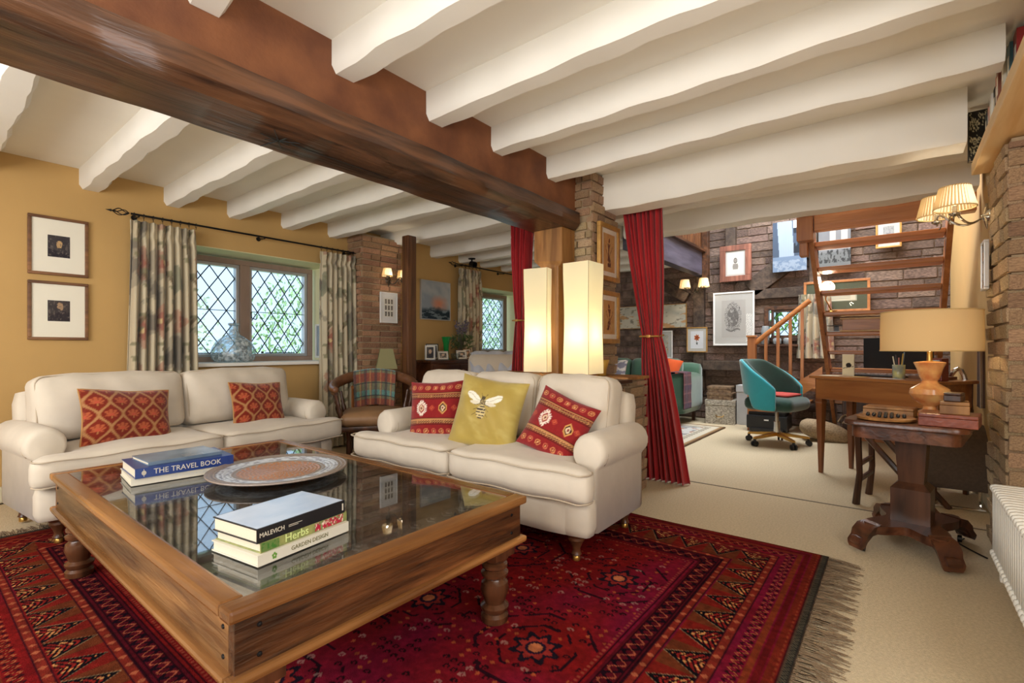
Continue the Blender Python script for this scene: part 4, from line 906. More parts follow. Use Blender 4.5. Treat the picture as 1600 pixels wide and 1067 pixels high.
def duskprint(seed, figc=(196, 160, 110)):
    def f(U, V):
        a = base(U, (52, 48, 52)); a = put(a, fbm(U*4, V*4, seed), (96, 90, 88), 0.6); a = put(a, (V < 0.35+0.15*np.sin(U*4+seed)), (40, 36, 44), 0.8)
        a = put(a, np.sqrt(((U-0.55)*1.6)**2+((V-0.62-0.1*(seed % 2))*1.0)**2)+0.25*fbm(U*9, V*9, seed) < 0.32, figc); a = put(a, fbm(U*14, V*10, seed+2) > 0.66, (120, 110, 100), 0.7); return out(a)
    return f
picture('upper oak-framed dark etching with wide cream mount on the mustard wall', (0.722, 4.598, 1.712), 0, 0.315, 0.405, 0.020, 'framew', 0.0, duskprint(2), inner=(0.058, 0.075))
picture('lower oak-framed dark etching with wide cream mount on the mustard wall', (0.722, 4.598, 1.264), 0, 0.315, 0.405, 0.020, 'framew', 0.0, duskprint(5, (170, 140, 110)), inner=(0.058, 0.072))
def nine(U, V):
    a = base(U, (236, 232, 220)); u = U*3 % 1; v = V*3 % 1; c = (u > 0.2) & (u < 0.8) & (v > 0.12) & (v < 0.88); a = put(a, c, (150, 144, 132)); a = put(a, c & (fbm(U*30, V*30, 2) > 0.5), (86, 80, 76)); return out(a)
picture('white-framed grid of nine small prints on the brick pier', (3.335, 4.336, 1.445), 0, 0.225, 0.33, 0.012, 'framewhite', 0.05, nine, mountm='framewhite', inner=(0.06, 0.10))
def seascape(U, V):
    a = base(U, (146, 156, 164)); a = put(a, np.clip(fbm(U*2.5+V, V*2.5, 3)*1.6-0.5, 0, 1), (206, 204, 196), 0.9); r = np.sqrt((U-0.62)**2+((V-0.42)*1.3)**2); a = put(a, np.clip(1-r*3.0+0.5*fbm(U*7, V*7, 4)-0.25, 0, 1), (226, 130, 90), 0.9)
    a = put(a, np.clip((0.30-V)*8+fbm(U*6, V*3, 6)*1.2-0.4, 0, 1), (36, 52, 62)); a = put(a, (V < 0.26) & (fbm(U*5, V*22, 8) > 0.60), (150, 164, 170), 0.7); return out(a)
picture('stormy orange and grey seascape painting on the wall beyond the dark post', (4.26, 4.598, 1.61), 0, 0.50, 0.49, 0.010, 'framesilver', 0, seascape, dep=0.03, canvas=True)
def figure(seed):
    def f(U, V):
        a = base(U, (214, 178, 120)); a = put(a, fbm(U*5, V*5, seed), (190, 130, 70), 0.7); x = U-0.5-0.04*np.sin(V*7+seed); body = (np.abs(x) < 0.10+0.06*np.sin(V*9)) & (V > 0.12) & (V < 0.75); a = put(a, body & (fbm(U*12, V*12, seed+1) > 0.35), (84, 60, 52), 0.85)
        a = put(a, np.sqrt(x**2+(V-0.82)**2*0.8) < 0.06, (80, 56, 44)); a = put(a, (np.abs(np.abs(x)-0.18-0.1*np.sin(V*12)) < 0.014) & (V > 0.3) & (V < 0.7), (96, 66, 50)); return out(a)
    return f
picture('upper gilt-framed figure drawing on the brick pillar', (3.315, 1.703, 1.715), 0, 0.32, 0.42, 0.034, 'framegold', 0.035, figure(1), dep=0.03)
picture('lower gilt-framed figure drawing on the brick pillar', (3.315, 1.703, 1.235), 0, 0.32, 0.39, 0.034, 'framegold', 0.035, figure(4), dep=0.03)
XS = SB-0.10
def pic_s(label, y0, y1, z0, z1, *a, dx=0, **k): return picture(label, (XS-dx, (y0+y1)/2, (z0+z1)/2), -PI/2, abs(y1-y0), abs(z1-z0), *a, **k)
def abstr(U, V):
    a = base(U, (202, 198, 182)); a = put(a, np.clip(fbm(U*5, V*3, 3)*2-0.8, 0, 1), (150, 156, 150), 0.8); a = put(a, (np.sin(U*6+1)*0.2+0.5 > V) & (fbm(U*8, V*8, 5) > 0.55), (190, 140, 90), 0.8); a = put(a, fbm(U*16, V*12, 7) > 0.68, (120, 116, 104), 0.8); return out(a)
pic_s('long pale abstract canvas on the study brick wall behind the red curtain', 2.39, 3.52, 1.31, 1.66, 0.008, 'framegold', 0, abstr, canvas=True, dep=0.03, n=(100, 40))
def flower(U, V):
    a = base(U, (222, 226, 232)); x = U-0.5; y = V-0.62; r = np.sqrt(x**2+(y*1.2)**2); an = np.arctan2(y, x); a = put(a, r < 0.20+0.04*np.cos(7*an), (196, 112, 60)); a = put(a, (r < 0.13+0.05*np.cos(5*an)), (150, 66, 40)); a = put(a, (np.abs(x-0.03*np.sin(V*9)) < 0.016) & (V < 0.5) & (V > 0.2), (90, 100, 80)); a = put(a, (np.abs(np.abs(x)-0.1*(V-0.22)*4) < 0.03) & (V > 0.22) & (V < 0.34), (80, 92, 96)); return out(a)
pic_s('small gilt-framed orange flower print above the green sofa arm', 2.10, 2.39, 0.95, 1.31, 0.016, 'framegold', 0.04, flower, mountm='mountgrey')
def tree(U, V):
    a = base(U, (186, 184, 180)); x = U-0.48; y = V-0.55; r = np.sqrt((x*1.1)**2+y**2); k = fbm(U*9, V*9, 2)
    a = put(a, (r < 0.40) & (np.abs((k*7) % 1-0.5) < 0.16), (70, 68, 68), 0.85); a = put(a, (r < 0.26) & (fbm(U*16, V*14, 5) > 0.42), (110, 108, 106), 0.8); a = put(a, (np.abs(V-0.2-0.03*np.sin(U*12)) < 0.02) & (np.abs(x) < 0.3), (100, 98, 96), 0.7); return out(a)
pic_s('large white-framed ink drawing of a tree above the storage boxes', 1.49, 2.02, 1.045, 1.78, 0.022, 'framewhite', 0.09, tree, mountm='mountgrey', n=(90, 110))
def bust(U, V):
    a = base(U, (224, 222, 216)); x = U-0.5; a = put(a, (np.sqrt(x**2+((V-0.62)*0.9)**2) < 0.10) | ((np.abs(x) < 0.18-0.1*np.abs(V-0.35)*3) & (V > 0.22) & (V < 0.48)), (150, 146, 140)); a = put(a, (np.abs(np.sqrt((x*1.0)**2+((V-0.62)*0.9)**2)-0.10) < 0.014), (90, 86, 82)); return out(a)
pic_s('reddish wood-framed small bust drawing hung above the large tree drawing', 1.52, 1.92, 1.92, 2.41, 0.075, 'framebrown', 0.02, bust, mountm='mountgrey', dx=0.03, dep=0.035)
def waterfall(U, V):
    a = base(U, (70, 84, 104)); f = np.abs(U-0.35-0.10*(1-V)) < 0.22; a = put(a, f & (V > 0.2), (150, 166, 186)); a = put(a, f & (np.sin(U*90) > 0.3), (150, 170, 196), 0.6); a = put(a, (V < 0.3), (110, 130, 156)); a = put(a, (V < 0.22) & (fbm(U*12, V*20, 3) > 0.5), (140, 156, 176)); a = put(a, (U > 0.62) & (V > 0.35) & (fbm(U*8, V*6, 1) > 0.4), (36, 42, 52)); a = put(a, (U > 0.6) & (V > 0.85), (200, 212, 224)); return out(a)
pic_s('blue-grey waterfall photograph canvas left of the open stair', 0.88, 1.26, 1.99, 2.63, 0, 'frameblack', 0, waterfall, canvas=True, dep=0.03, n=(70, 110), dx=0.05)
def bridge(U, V):
    a = base(U, (128, 130, 134)); a = put(a, fbm(U*3, V*3, 6), (104, 108, 114), 0.7); a = put(a, V < 0.32, (110, 114, 116)); a = put(a, (V < 0.36) & (V > 0.1) & (fbm(U*20, V*14, 2) > 0.55), (60, 62, 64))
    for cx in (0.45, 0.8): a = put(a, (np.abs(U-cx) < 0.10) & (V > 0.5) & (V < 0.74), (176, 176, 174))
    a = put(a, (V > 0.36) & (V < 0.42), (184, 184, 182)); return out(a)
pic_s('grey photograph canvas of white arches seen behind the stair treads', 0.43, 0.76, 1.99, 2.61, 0, 'frameblack', 0, bridge, canvas=True, dep=0.03, n=(60, 100), dx=0.0)
def sketch(U, V): return out(put(put(base(U, (160, 164, 166)), (U > 0.2) & (U < 0.8) & (V > 0.3) & (V < 0.75), (164, 168, 172)), fbm(U*14, V*14, 2) > 0.62, (130, 134, 140)))
pic_s('small thin gilt-framed sketch on the brick wall between upper treads', -0.05, 0.19, 2.17, 2.49, 0.02, 'framegold', 0.05, sketch, mountm='mountgrey')
pic_s('wooden-framed certificate with green mount behind the lower treads', 0.24, 0.92, 1.45, 1.84, 0.03, 'stairw', 0.10, lambda U, V: out(put(put(base(U, (214, 210, 190)), (np.abs(V-0.5) < 0.3) & (((V*14) % 1) < 0.3) & (np.abs(U-0.5) < 0.36), (160, 156, 140)), (U < 0.04) | (U > 0.96) | (V < 0.06) | (V > 0.94), (176, 180, 160))), mountm='mountgreen')
pic_s('pale blue mounted print partly hidden behind the crimson study curtain', 2.6, 3.0, 0.86, 1.27, 0.014, 'framewhite', 0.05, abstr, mountm='mountgrey')
picture('small framed picture hung edge-on on the brick chimney below the silver sconce', (3.46, -0.366, 1.425), PI, 0.13, 0.25, 0.012, 'framesilver', 0.02, sketch, dep=0.02)
picture('pale grey framed print leaning on the window sill beside the right curtain', (2.845, 4.80, 1.085), -PI/2+0.0, 0.26, 0.36, 0.016, 'framewhite', 0.0, lambda U, V: out(put(put(base(U, (176, 190, 204)), fbm(U*3, V*4, 2), (130, 146, 160), 0.7), (U > 0.3) & (U < 0.7) & (V < 0.5), (96, 104, 112), 0.6)), dep=0.02, inner=(0.11, 0.16))

# ================================================================ LAMPS
M['shade_cream'] = shadem('shade_cream', (246, 236, 200), 0.55, 0.24)
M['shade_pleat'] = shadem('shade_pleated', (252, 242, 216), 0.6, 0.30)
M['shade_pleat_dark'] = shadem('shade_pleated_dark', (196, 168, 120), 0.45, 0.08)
M['shade_drum'] = shadem('shade_drum', (206, 180, 136), 0.16, 0.0)
M['bulb'] = mat('bulb_glow', (255, 220, 160), 0.5, emit=6)
def box_lamp(label, loc, rz, s=0.17, h=0.72, pw=1.5):
    t = thing('box_lamp', label, 'lamp', loc, rz, rot=None); z0 = 0.03
    b = bmesh.new(); bx(b, (0, 0, 0.008), (0.15, 0.15, 0.016), bev=0.003); tube(b, [(0, 0, 0.01), (0, 0, 0.20)], 0.01, 8); obj('base', b, 'oak_light', t)
    bm = bmesh.new(); rings = []
    for i in range(25):
        v = i/24; k = s/2*(1.0+0.03*math.cos(v*2*PI)); rings.append([(x*k, y*k, z0+h*v) for x, y in ((-1, -1), (1, -1), (1, 1), (-1, 1))])
    loft(bm, rings, cap=False); obj('lamp_shade', bm, 'shade_cream', t)
    e = bmesh.new()
    for x, y in ((-1, -1), (1, -1), (1, 1), (-1, 1)): tube(e, [(x*s/2*(1.0+0.03*math.cos(i/12*2*PI))*1.005, y*s/2*(1.0+0.03*math.cos(i/12*2*PI))*1.005, z0+h*i/12) for i in range(13)], 0.0018, 4)
    obj('seam', e, mat('lamp_seam', (150, 130, 90), 0.8), t)
    bl = bmesh.new(); lathe(bl, [(0.001, 0), (0.022, 0.012), (0.028, 0.035), (0.02, 0.06), (0.012, 0.08)], 12, (0, 0, 0.20)); obj('bulb', bl, 'bulb', t, smooth=True)
    bulb((loc[0], loc[1], loc[2]+0.28), pw, 0.03, (1.0, 0.84, 0.60)); return t
box_lamp('tall square cream paper lamp in front of the brick pillar, nearer of the pair', (2.87, 1.65, 0.805), math.radians(-1), 0.19, 0.735)
box_lamp('tall square cream paper lamp in front of the far crimson curtain, farther of the pair', (2.93, 2.04, 0.805), math.radians(10), 0.18, 0.74)
cs = thing('console_table', 'narrow wooden table behind the right-hand sofa holding the tall lamps', 'table', (2.90, 1.87, 0))
obj('top', box((-0.11, -0.52, 0.775), (0.09, 0.42, 0.80), 0.005), 'mahog', cs)
for sx in (-1, 1):
    for sy_ in (-1, 1): obj('leg', box((sx*0.08-0.015-0.01, sy_*0.37-0.065, 0), (sx*0.08+0.005, sy_*0.37-0.035, 0.775), 0.003), 'mahogz', cs)
def pshade(parent, loc, r0, r1, h, m='shade_pleat', tilt=(0, 0, 0), pl=36):
    bm = bmesh.new(); seg = pl*2; rings = []
    for i in range(6):
        v = i/5; r = r0+(r1-r0)*v; rings.append([Vector(((r+(0.0025 if k % 2 else -0.0025))*math.cos(k*2*PI/seg), (r+(0.0025 if k % 2 else -0.0025))*math.sin(k*2*PI/seg), h*v)) for k in range(seg)])
    loft(bm, rings, cap=False)
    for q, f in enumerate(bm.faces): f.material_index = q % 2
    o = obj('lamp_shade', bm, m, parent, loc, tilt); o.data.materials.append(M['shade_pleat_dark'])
    tb = bmesh.new()
    for r, z in ((r0, 0.002), (r1, h-0.002)): tube(tb, [(r*math.cos(k*PI/12), r*math.sin(k*PI/12), z) for k in range(24)], 0.0035, 5, closed=True)
    obj('trim', tb, mat('shade_trim', (206, 176, 120), 0.8), o); return o
def sconce(name, label, loc, yaw, spread=0.12, reach=0.11, metal='pewter', sr=0.055, sh=0.085, pw=1.2, arms=(-1, 1), group=None):
    """wall light; local -Y points into the room"""
    t = thing(name, label, 'wall light', loc, yaw, group); R_ = Euler((0, 0, yaw)).to_matrix()
    b = bmesh.new(); lathe(b, [(0.028, 0), (0.034, 0.004), (0.026, 0.012), (0.012, 0.018), (0.001, 0.03)], 16, (0, 0, 0), TR(0, 0, 0, PI/2)); tube(b, [(0, -0.004, 0.06), (0.008, -0.01, 0.03), (0, -0.012, 0), (0.006, -0.01, -0.04), (0, -0.004, -0.07)], [0.004, 0.009, 0.012, 0.008, 0.002], 8); obj('back_plate', b, metal, t, smooth=True)
    for s in arms:
        ab = bmesh.new(); P = []
        for i in range(15):
            u = i/14; P.append((s*spread*u, -reach*math.sin(u*PI*0.55)-0.012, -0.035*math.sin(u*2*PI)-0.005+0.0*u))
        tube(ab, P, [0.0065-0.002*abs(2*i/14-1) for i in range(15)], 8); e = P[-1]
        tube(ab, [(e[0]-s*0.03+s*0.022*math.cos(a*0.6), e[1], e[2]-0.02+0.022*math.sin(a*0.6)) for a in range(9)], 0.0035, 6)
        lathe(ab, [(0.004, -0.01), (0.022, 0.0), (0.024, 0.006), (0.010, 0.008), (0.009, 0.04), (0.011, 0.042)], 14, e); a_ = obj('arm', ab, metal, t, smooth=True)
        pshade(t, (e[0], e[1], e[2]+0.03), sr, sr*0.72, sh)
        bb_ = bmesh.new(); lathe(bb_, [(0.001, 0), (0.010, 0.006), (0.012, 0.018), (0.001, 0.04)], 10, (e[0], e[1], e[2]+0.045)); obj('bulb', bb_, 'bulb', t, smooth=True)
        p = Vector(loc)+R_ @ Vector((e[0], e[1], e[2]+0.06)); bulb(p, pw*0.8, 0.015, (1.0, 0.84, 0.62))
    return t
sconce('wall_sconce', 'twin pleated-shade wall light on the brick pier above the nine-print picture', (3.33, 4.335, 1.74), 0, spread=0.10, pw=2.6)
sconce('wall_sconce', 'twin pleated-shade wall light over the timber post in the study corner', (SB-0.12, 2.24, 1.84), -PI/2, 0.13, 0.12, pw=5.0, sr=0.075, sh=0.12)
sr_ = sconce('wall_sconce', 'silver scroll-arm wall light with pleated shades on the right-hand chimney', (3.50, -0.372, 1.69), PI+0.35, 0.09, 0.17, 'chrome', 0.085, 0.11, 2.4)
# drum table lamp
L0 = (3.30, -0.135, 0.655)
t = thing('table_lamp', 'turned ochre table lamp with wide cream drum shade on the pedestal table', 'lamp', L0)
b = bmesh.new(); lathe(b, [(0.075, 0), (0.078, 0.012), (0.06, 0.02), (0.03, 0.035), (0.026, 0.05), (0.04, 0.062), (0.068, 0.085), (0.085, 0.115), (0.080, 0.14), (0.05, 0.16), (0.035, 0.172), (0.032, 0.182), (0.042, 0.20), (0.052, 0.24), (0.064, 0.27), (0.066, 0.276), (0.03, 0.282), (0.012, 0.284)], 32)
obj('base', b, mat('lamp_base_glaze', (196, 120, 70), 0.18, col2=(226, 176, 110), nscale=14), t, smooth=True)
b = bmesh.new(); tube(b, [(0, 0, 0.28), (0, 0, 0.33)], 0.012, 10); obj('stem', b, 'brass', t, smooth=True)
b = bmesh.new(); openlathe(b, [(0.205, 0.335), (0.2045, 0.44), (0.203, 0.535)], 48); sh_ = obj('lamp_shade', b, 'shade_drum', t, smooth=True)
b = bmesh.new()
for z, r in ((0.335, 0.205), (0.535, 0.203)): tube(b, [(r*math.cos(k*PI/24), r*math.sin(k*PI/24), z) for k in range(48)], 0.003, 5, closed=True)
for k in range(3): tube(b, [(0, 0, 0.50), (0.203*math.cos(k*2.094), 0.203*math.sin(k*2.094), 0.53)], 0.002, 4)
obj('trim', b, mat('shade_trim', (206, 176, 120), 0.8), sh_)
b = bmesh.new(); lathe(b, [(0.001, 0), (0.02, 0.01), (0.03, 0.04), (0.02, 0.07), (0.001, 0.085)], 12, (0, 0, 0.33)); obj('bulb', b, 'bulb', t, smooth=True)
bulb((L0[0], L0[1], L0[2]+0.40), 5.0, 0.03)
# ceiling spotlight
t = thing('ceiling_spotlight', 'small black spotlight on the ceiling near the far curtain', 'spotlight', (4.52, 4.20, ZJ-0.01))
b = bmesh.new(); lathe(b, [(0.045, 0), (0.045, -0.012), (0.012, -0.016), (0.010, -0.05)], 16); obj('base', b, 'iron', t)
b = bmesh.new(); lathe(b, [(0.02, -0.04), (0.035, -0.03), (0.038, 0.05), (0.032, 0.05), (0.03, -0.02)], 16, (0, 0, 0), TR(0, -0.01, -0.075, 1.9, 0.4)); obj('head', b, 'iron', t, smooth=True)

def cracklem():
    m = mat('crackle_glass', (222, 234, 238), 0.12, noise=0.35, nscale=24, bump=0.6, bscale=60, spec=0.8); nt = m.node_tree; N = nt.nodes
    out_ = [n for n in N if n.type == 'OUTPUT_MATERIAL'][0]; t_ = N.new('ShaderNodeBsdfTransparent'); t_.inputs[0].default_value = rgb(226, 238, 242); mx = N.new('ShaderNodeMixShader')
    tc = [n for n in N if n.type == 'TEX_COORD'][0]; vo = N.new('ShaderNodeTexNoise'); vo.inputs['Scale'].default_value = 34; vo.inputs['Detail'].default_value = 6; nt.links.new(tc.outputs['Object'], vo.inputs['Vector'])
    mr = N.new('ShaderNodeMapRange'); mr.inputs['From Min'].default_value = 0.42; mr.inputs['From Max'].default_value = 0.60; mr.inputs['To Min'].default_value = 0.15; mr.inputs['To Max'].default_value = 0.75; nt.links.new(vo.outputs['Fac'], mr.inputs['Value'])
    nt.links.new(mr.outputs[0], mx.inputs[0]); nt.links.new(t_.outputs[0], mx.inputs[1]); nt.links.new(N['Principled BSDF'].outputs[0], mx.inputs[2]); nt.links.new(mx.outputs[0], out_.inputs[0]); return m
# ================================================================ WINDOW SILL BOTTLE
t = thing('glass_demijohn', 'big round crackled glass bottle standing on the bay window sill', 'bottle', (1.91, 4.70, 0.88))
prof = [(0.10, 0), (0.15, 0.006), (0.172, 0.03), (0.178, 0.08), (0.17, 0.13), (0.14, 0.185), (0.09, 0.225), (0.05, 0.25), (0.037, 0.27), (0.034, 0.33), (0.036, 0.345), (0.042, 0.352)]
b = bmesh.new(); openlathe(b, prof, 40); b2 = list(b.faces)
gm = cracklem()
o = obj('body', b, gm, t, smooth='all')
b = bmesh.new(); lathe(b, [(0.150, 0.006), (0.168, 0.04), (0.172, 0.07), (0.12, 0.075), (0.02, 0.08)], 30, (0, 0, 0)); 
o = obj('neck_ring', (lambda q: (lathe(q, [(0.040, 0.33), (0.045, 0.335), (0.045, 0.348), (0.040, 0.352)], 24), q)[-1])(bmesh.new()), gm, t, smooth=True); b.free()

# ================================================================ SMALL LAMP BEHIND CAPTAIN CHAIR
t = thing('side_lamp', 'khaki cone-shaded lamp beside the brick pier, switched off', 'lamp', (3.10, 4.06, 0))
b = bmesh.new(); lathe(b, [(0.10, 0), (0.10, 0.015), (0.02, 0.03), (0.014, 0.3), (0.014, 0.86)], 16); obj('base', b, 'oak_light', t, smooth=True)
b = bmesh.new(); openlathe(b, [(0.145, 0.80), (0.085, 1.00)], 4, (0, 0, 0), TR(0, 0, 0, 0, 0, 0.2)); o = obj('lamp_shade', b, 'khaki', t); md = o.modifiers.new('thick', 'SOLIDIFY'); md.thickness = 0.003
t = thing('side_stool', 'small orange-brown wooden stool between curtain and leather chair', 'stool', (2.95, 4.22, 0))
obj('seat', box((-0.10, -0.08, 0.60), (0.10, 0.08, 0.63), 0.004), 'stairw', t)
for sx in (-1, 1):
    for sy_ in (-1, 1): obj('leg', box((sx*0.085-0.012, sy_*0.065-0.012, 0), (sx*0.085+0.012, sy_*0.065+0.012, 0.60), 0.002), 'stairz', t)

# ================================================================ CAPTAIN CHAIR + BLANKET
cc = thing('captain_chair', 'brown leather captain chair with curved padded rail behind the cream sofas', 'chair', (2.67, 3.66, 0), math.radians(-36))
b = bmesh.new(); rbox(b, (0.56, 0.52, 0.11), 0.05, (12, 12, 4), puff=(0, 0, 0.03)); obj('seat', b, 'seatleather', cc, (0, 0, 0.40), smooth='all')
b = bmesh.new(); rbox(b, (0.54, 0.50, 0.05), 0.015, (6, 6, 2)); obj('seat_frame', b, 'mahogz', cc, (0, 0, 0.325), smooth=True)
RL = [(-0.31, -0.22, 0.655), (-0.345, -0.10, 0.66), (-0.345, 0.05, 0.68), (-0.30, 0.19, 0.71), (-0.18, 0.285, 0.745), (0, 0.315, 0.76), (0.18, 0.285, 0.745), (0.30, 0.19, 0.71), (0.345, 0.05, 0.68), (0.345, -0.10, 0.66), (0.31, -0.22, 0.655)]
def spline(P, n):
    P = [Vector(p) for p in P]; r = []
    for i in range(len(P)-1):
        p0, p1, p2, p3 = P[max(i-1, 0)], P[i], P[i+1], P[min(i+2, len(P)-1)]
        for k in range(n):
            t_ = k/n; r.append(0.5*((2*p1)+(-p0+p2)*t_+(2*p0-5*p1+4*p2-p3)*t_*t_+(-p0+3*p1-3*p2+p3)*t_**3))
    return r+[P[-1]]
sp = spline(RL, 5); b = bmesh.new(); tube(b, sp, [0.022+0.026*math.sin(i/(len(sp)-1)*PI)**0.6 for i in range(len(sp))], 12); obj('arm_rail', b, 'leather', cc, smooth='all')
b = bmesh.new(); tube(b, [p-Vector((0, 0, 0.035)) for p in sp], 0.018, 8); obj('rail_frame', b, 'mahogz', cc, smooth=True)
sd_p = [(0.014, 0), (0.018, 0.04), (0.012, 0.06), (0.02, 0.09), (0.022, 0.13), (0.012, 0.16), (0.018, 0.18), (0.012, 0.20), (0.014, 0.27)]
for p in (RL[0], RL[2], RL[3], RL[4], RL[6], RL[7], RL[8], RL[10]):
    b = bmesh.new(); lathe(b, [(r, z) for r, z in sd_p], 12); obj('spindle', b, 'mahogz', cc, (p[0]*0.84, p[1]*0.9, 0.35), rot=(-(p[1]*0.1)/0.27, (p[0]*0.16)/0.27, 0), smooth=True)
for sx in (-1, 1):
    for sy_ in (-1, 1):
        b = bmesh.new(); lathe(b, [(0.016, 0), (0.02, 0.03), (0.014, 0.06), (0.024, 0.12), (0.024, 0.2), (0.016, 0.24), (0.026, 0.28), (0.026, 0.31)], 14); obj('leg', b, 'mahogz', cc, (sx*0.21, sy_*0.19, 0), smooth=True)
def plaid(cols, su, sv):
    def f(U, V):
        a = base(U, cols[0])
        for i, (ax, fr_, ph, wd, c, k) in enumerate(cols[1]):
            q = ((U*su if ax == 'u' else V*sv)*fr_+ph) % 1; a = put(a, q < wd, c, k)
        a = a*(0.85+0.3*fbm(U*60, V*60, 3))[:, None]; return out(a)
    return f
tart = plaid(((116, 116, 92), [('v', 3.0, 0.1, 0.35, (150, 66, 54), 0.7), ('v', 3.0, 0.6, 0.2, (90, 150, 150), 0.7), ('u', 4.0, 0.0, 0.25, (70, 60, 66), 0.55), ('u', 4.0, 0.5, 0.15, (196, 150, 90), 0.5), ('v', 6.0, 0.3, 0.08, (40, 50, 60), 0.8), ('u', 8.0, 0.7, 0.1, (130, 60, 70), 0.6)]), 1, 1)
bl = thing('tartan_blanket', 'multicoloured tartan wool blanket draped over the leather chair back', 'blanket', (2.67, 3.66, 0), math.radians(-36))
def drape(U, V):
    # V 0..1 from front bottom over the rail to the back bottom
    s = V*1.0-0.5; x = (U-0.5)*0.38; rc = np.sqrt(np.clip(0.34**2-x**2, 0, 1)); yr = rc-0.03
    a = np.clip(s/0.10, -1, 1)*PI/2; down = np.clip(np.abs(s)-0.10, 0, 1)*0.72
    y = yr+0.056*np.sin(a)+np.where(s < 0, -0.006, 0.012)+0.008*np.sin(x*60+V*4)*np.clip(np.abs(s)*3, 0, 1); z = 0.765-0.01*np.abs(x)+0.046*np.cos(a)-down-0.02*(x/0.19)**2
    return x*(1-0.18*np.clip(np.abs(s)-0.1, 0, 1)), y, z
gridmesh('cloth', 60, 90, drape, tart, painted('wool_weave', 0.95, 0.3, 200, 0.3, 0.1), bl, solid=0.006)

# ================================================================ SIDEBOARD AND ITS THINGS
sbx0, sbx1, sby0, sby1 = 3.72, 4.66, 4.08, 4.52
t = thing('sideboard', 'dark wooden sideboard under the seascape painting', 'sideboard', (4.19, 4.30, 0))
obj('body', box((-0.45, -0.20, 0.10), (0.45, 0.21, 0.84), 0.004), 'mahog', t); obj('top', box((-0.48, -0.23, 0.84), (0.48, 0.22, 0.87), 0.008), 'mahog', t)
for sx in (-1, 1):
    for sy_ in (-1, 1): obj('leg', box((sx*0.42-0.02, sy_*0.18-0.02, 0), (sx*0.42+0.02, sy_*0.18+0.02, 0.10), 0.003), 'mahogz', t)
    d = obj('door', box((sx*0.215-0.2, -0.212, 0.14), (sx*0.215+0.2, -0.20, 0.64), 0.003), 'mahogz', t)
    k = bmesh.new(); lathe(k, [(0.008, 0), (0.012, 0.01), (0.008, 0.018), (0.001, 0.02)], 10, (0, 0, 0), TR(sx*0.05, -0.212, 0.42, PI/2)); obj('knob', k, 'brass', d)
    d = obj('drawer', box((sx*0.215-0.2, -0.212, 0.67), (sx*0.215+0.2, -0.20, 0.81), 0.003), 'mahog', t)
    k = bmesh.new(); lathe(k, [(0.008, 0), (0.012, 0.01), (0.008, 0.018), (0.001, 0.02)], 10, (0, 0, 0), TR(sx*0.215, -0.212, 0.74, PI/2)); obj('knob', k, 'brass', d)
ZS = 0.871
def photo(label, x, y, z, w_, h_, rz, fm, fn, tilt=-0.22):
    t = picture(label, (x, y, z+h_/2*math.cos(tilt)+0.002), rz, w_, h_, 0.012, fm, 0.008, fn, dep=0.012, name='photo_frame', cat='photo frame', n=(16, 20))
    t.rotation_euler = (Euler((0, 0, rz)).to_matrix() @ Euler((tilt, 0, 0)).to_matrix()).to_euler()
    b = bmesh.new(); loft(b, [[(-0.012, 0, h_*0.25), (0.012, 0, h_*0.25), (0.012, 0.003, h_*0.25), (-0.012, 0.003, h_*0.25)], [(-0.016, 0.05, -h_/2+0.012), (0.016, 0.05, -h_/2+0.012), (0.016, 0.053, -h_/2+0.012), (-0.016, 0.053, -h_/2+0.012)]]); obj('strut', b, 'frameblack', t); return t
def snap(seed, c=(150, 140, 130)): return lambda U, V: out(put(put(base(U, c), fbm(U*4, V*4, seed) > 0.5, (90, 84, 80)), np.sqrt((U-0.5)**2+(V-0.6)**2) < 0.2, (206, 176, 150)))
photo('tilted dark photo frame at the left end of the sideboard', 3.82, 4.20, ZS, 0.12, 0.17, -0.75, 'framesilver', snap(1, (60, 60, 66)))
photo('dark photo frame standing behind the first on the sideboard', 3.98, 4.34, ZS, 0.15, 0.19, -0.6, 'frameblack', snap(2, (80, 80, 86)))
photo('small silver photo frame in front of the green vase', 3.98, 4.16, ZS, 0.13, 0.10, -0.35, 'framesilver', snap(3))
photo('silver photo frame to the right of the green vase', 4.32, 4.19, ZS, 0.14, 0.11, -0.3, 'framesilver', snap(4, (190, 190, 196)))
photo('brown photo frame in front of the potted plant', 4.45, 4.22, ZS, 0.12, 0.13, -0.3, 'framew', snap(6, (170, 120, 100)))
t = thing('glass_vase', 'slender emerald green glass vase on the sideboard', 'vase', (4.15, 4.28, ZS))
b = bmesh.new(); openlathe(b, [(0.035, 0), (0.036, 0.01), (0.024, 0.04), (0.026, 0.10), (0.03, 0.18), (0.05, 0.27), (0.052, 0.275)], 24); o = obj('body', b, mat('green_glass', (30, 150, 70), 0.1, trans=0.3, spec=0.8), t, smooth='all'); md = o.modifiers.new('thick', 'SOLIDIFY'); md.thickness = 0.004
t = thing('glass_bowl', 'small clear glass bowl beside the green vase', 'bowl', (4.19, 4.16, ZS))
b = bmesh.new(); openlathe(b, [(0.03, 0), (0.034, 0.004), (0.05, 0.03), (0.058, 0.075)], 20); o = obj('body', b, 'glass', t, smooth='all'); md = o.modifiers.new('thick', 'SOLIDIFY'); md.thickness = 0.003
t = thing('potted_plant', 'grey-flowered leafy plant in a brown pot at the back of the sideboard', 'plant', (4.50, 4.36, ZS))
b = bmesh.new(); lathe(b, [(0.05, 0), (0.055, 0.01), (0.075, 0.10), (0.08, 0.115), (0.07, 0.115), (0.068, 0.10)], 20); obj('pot', b, mat('pot_brown', (130, 80, 60), 0.5), t, smooth=True)
rr = random.Random(4); bs = bmesh.new(); bf = bmesh.new(); bq = bmesh.new()
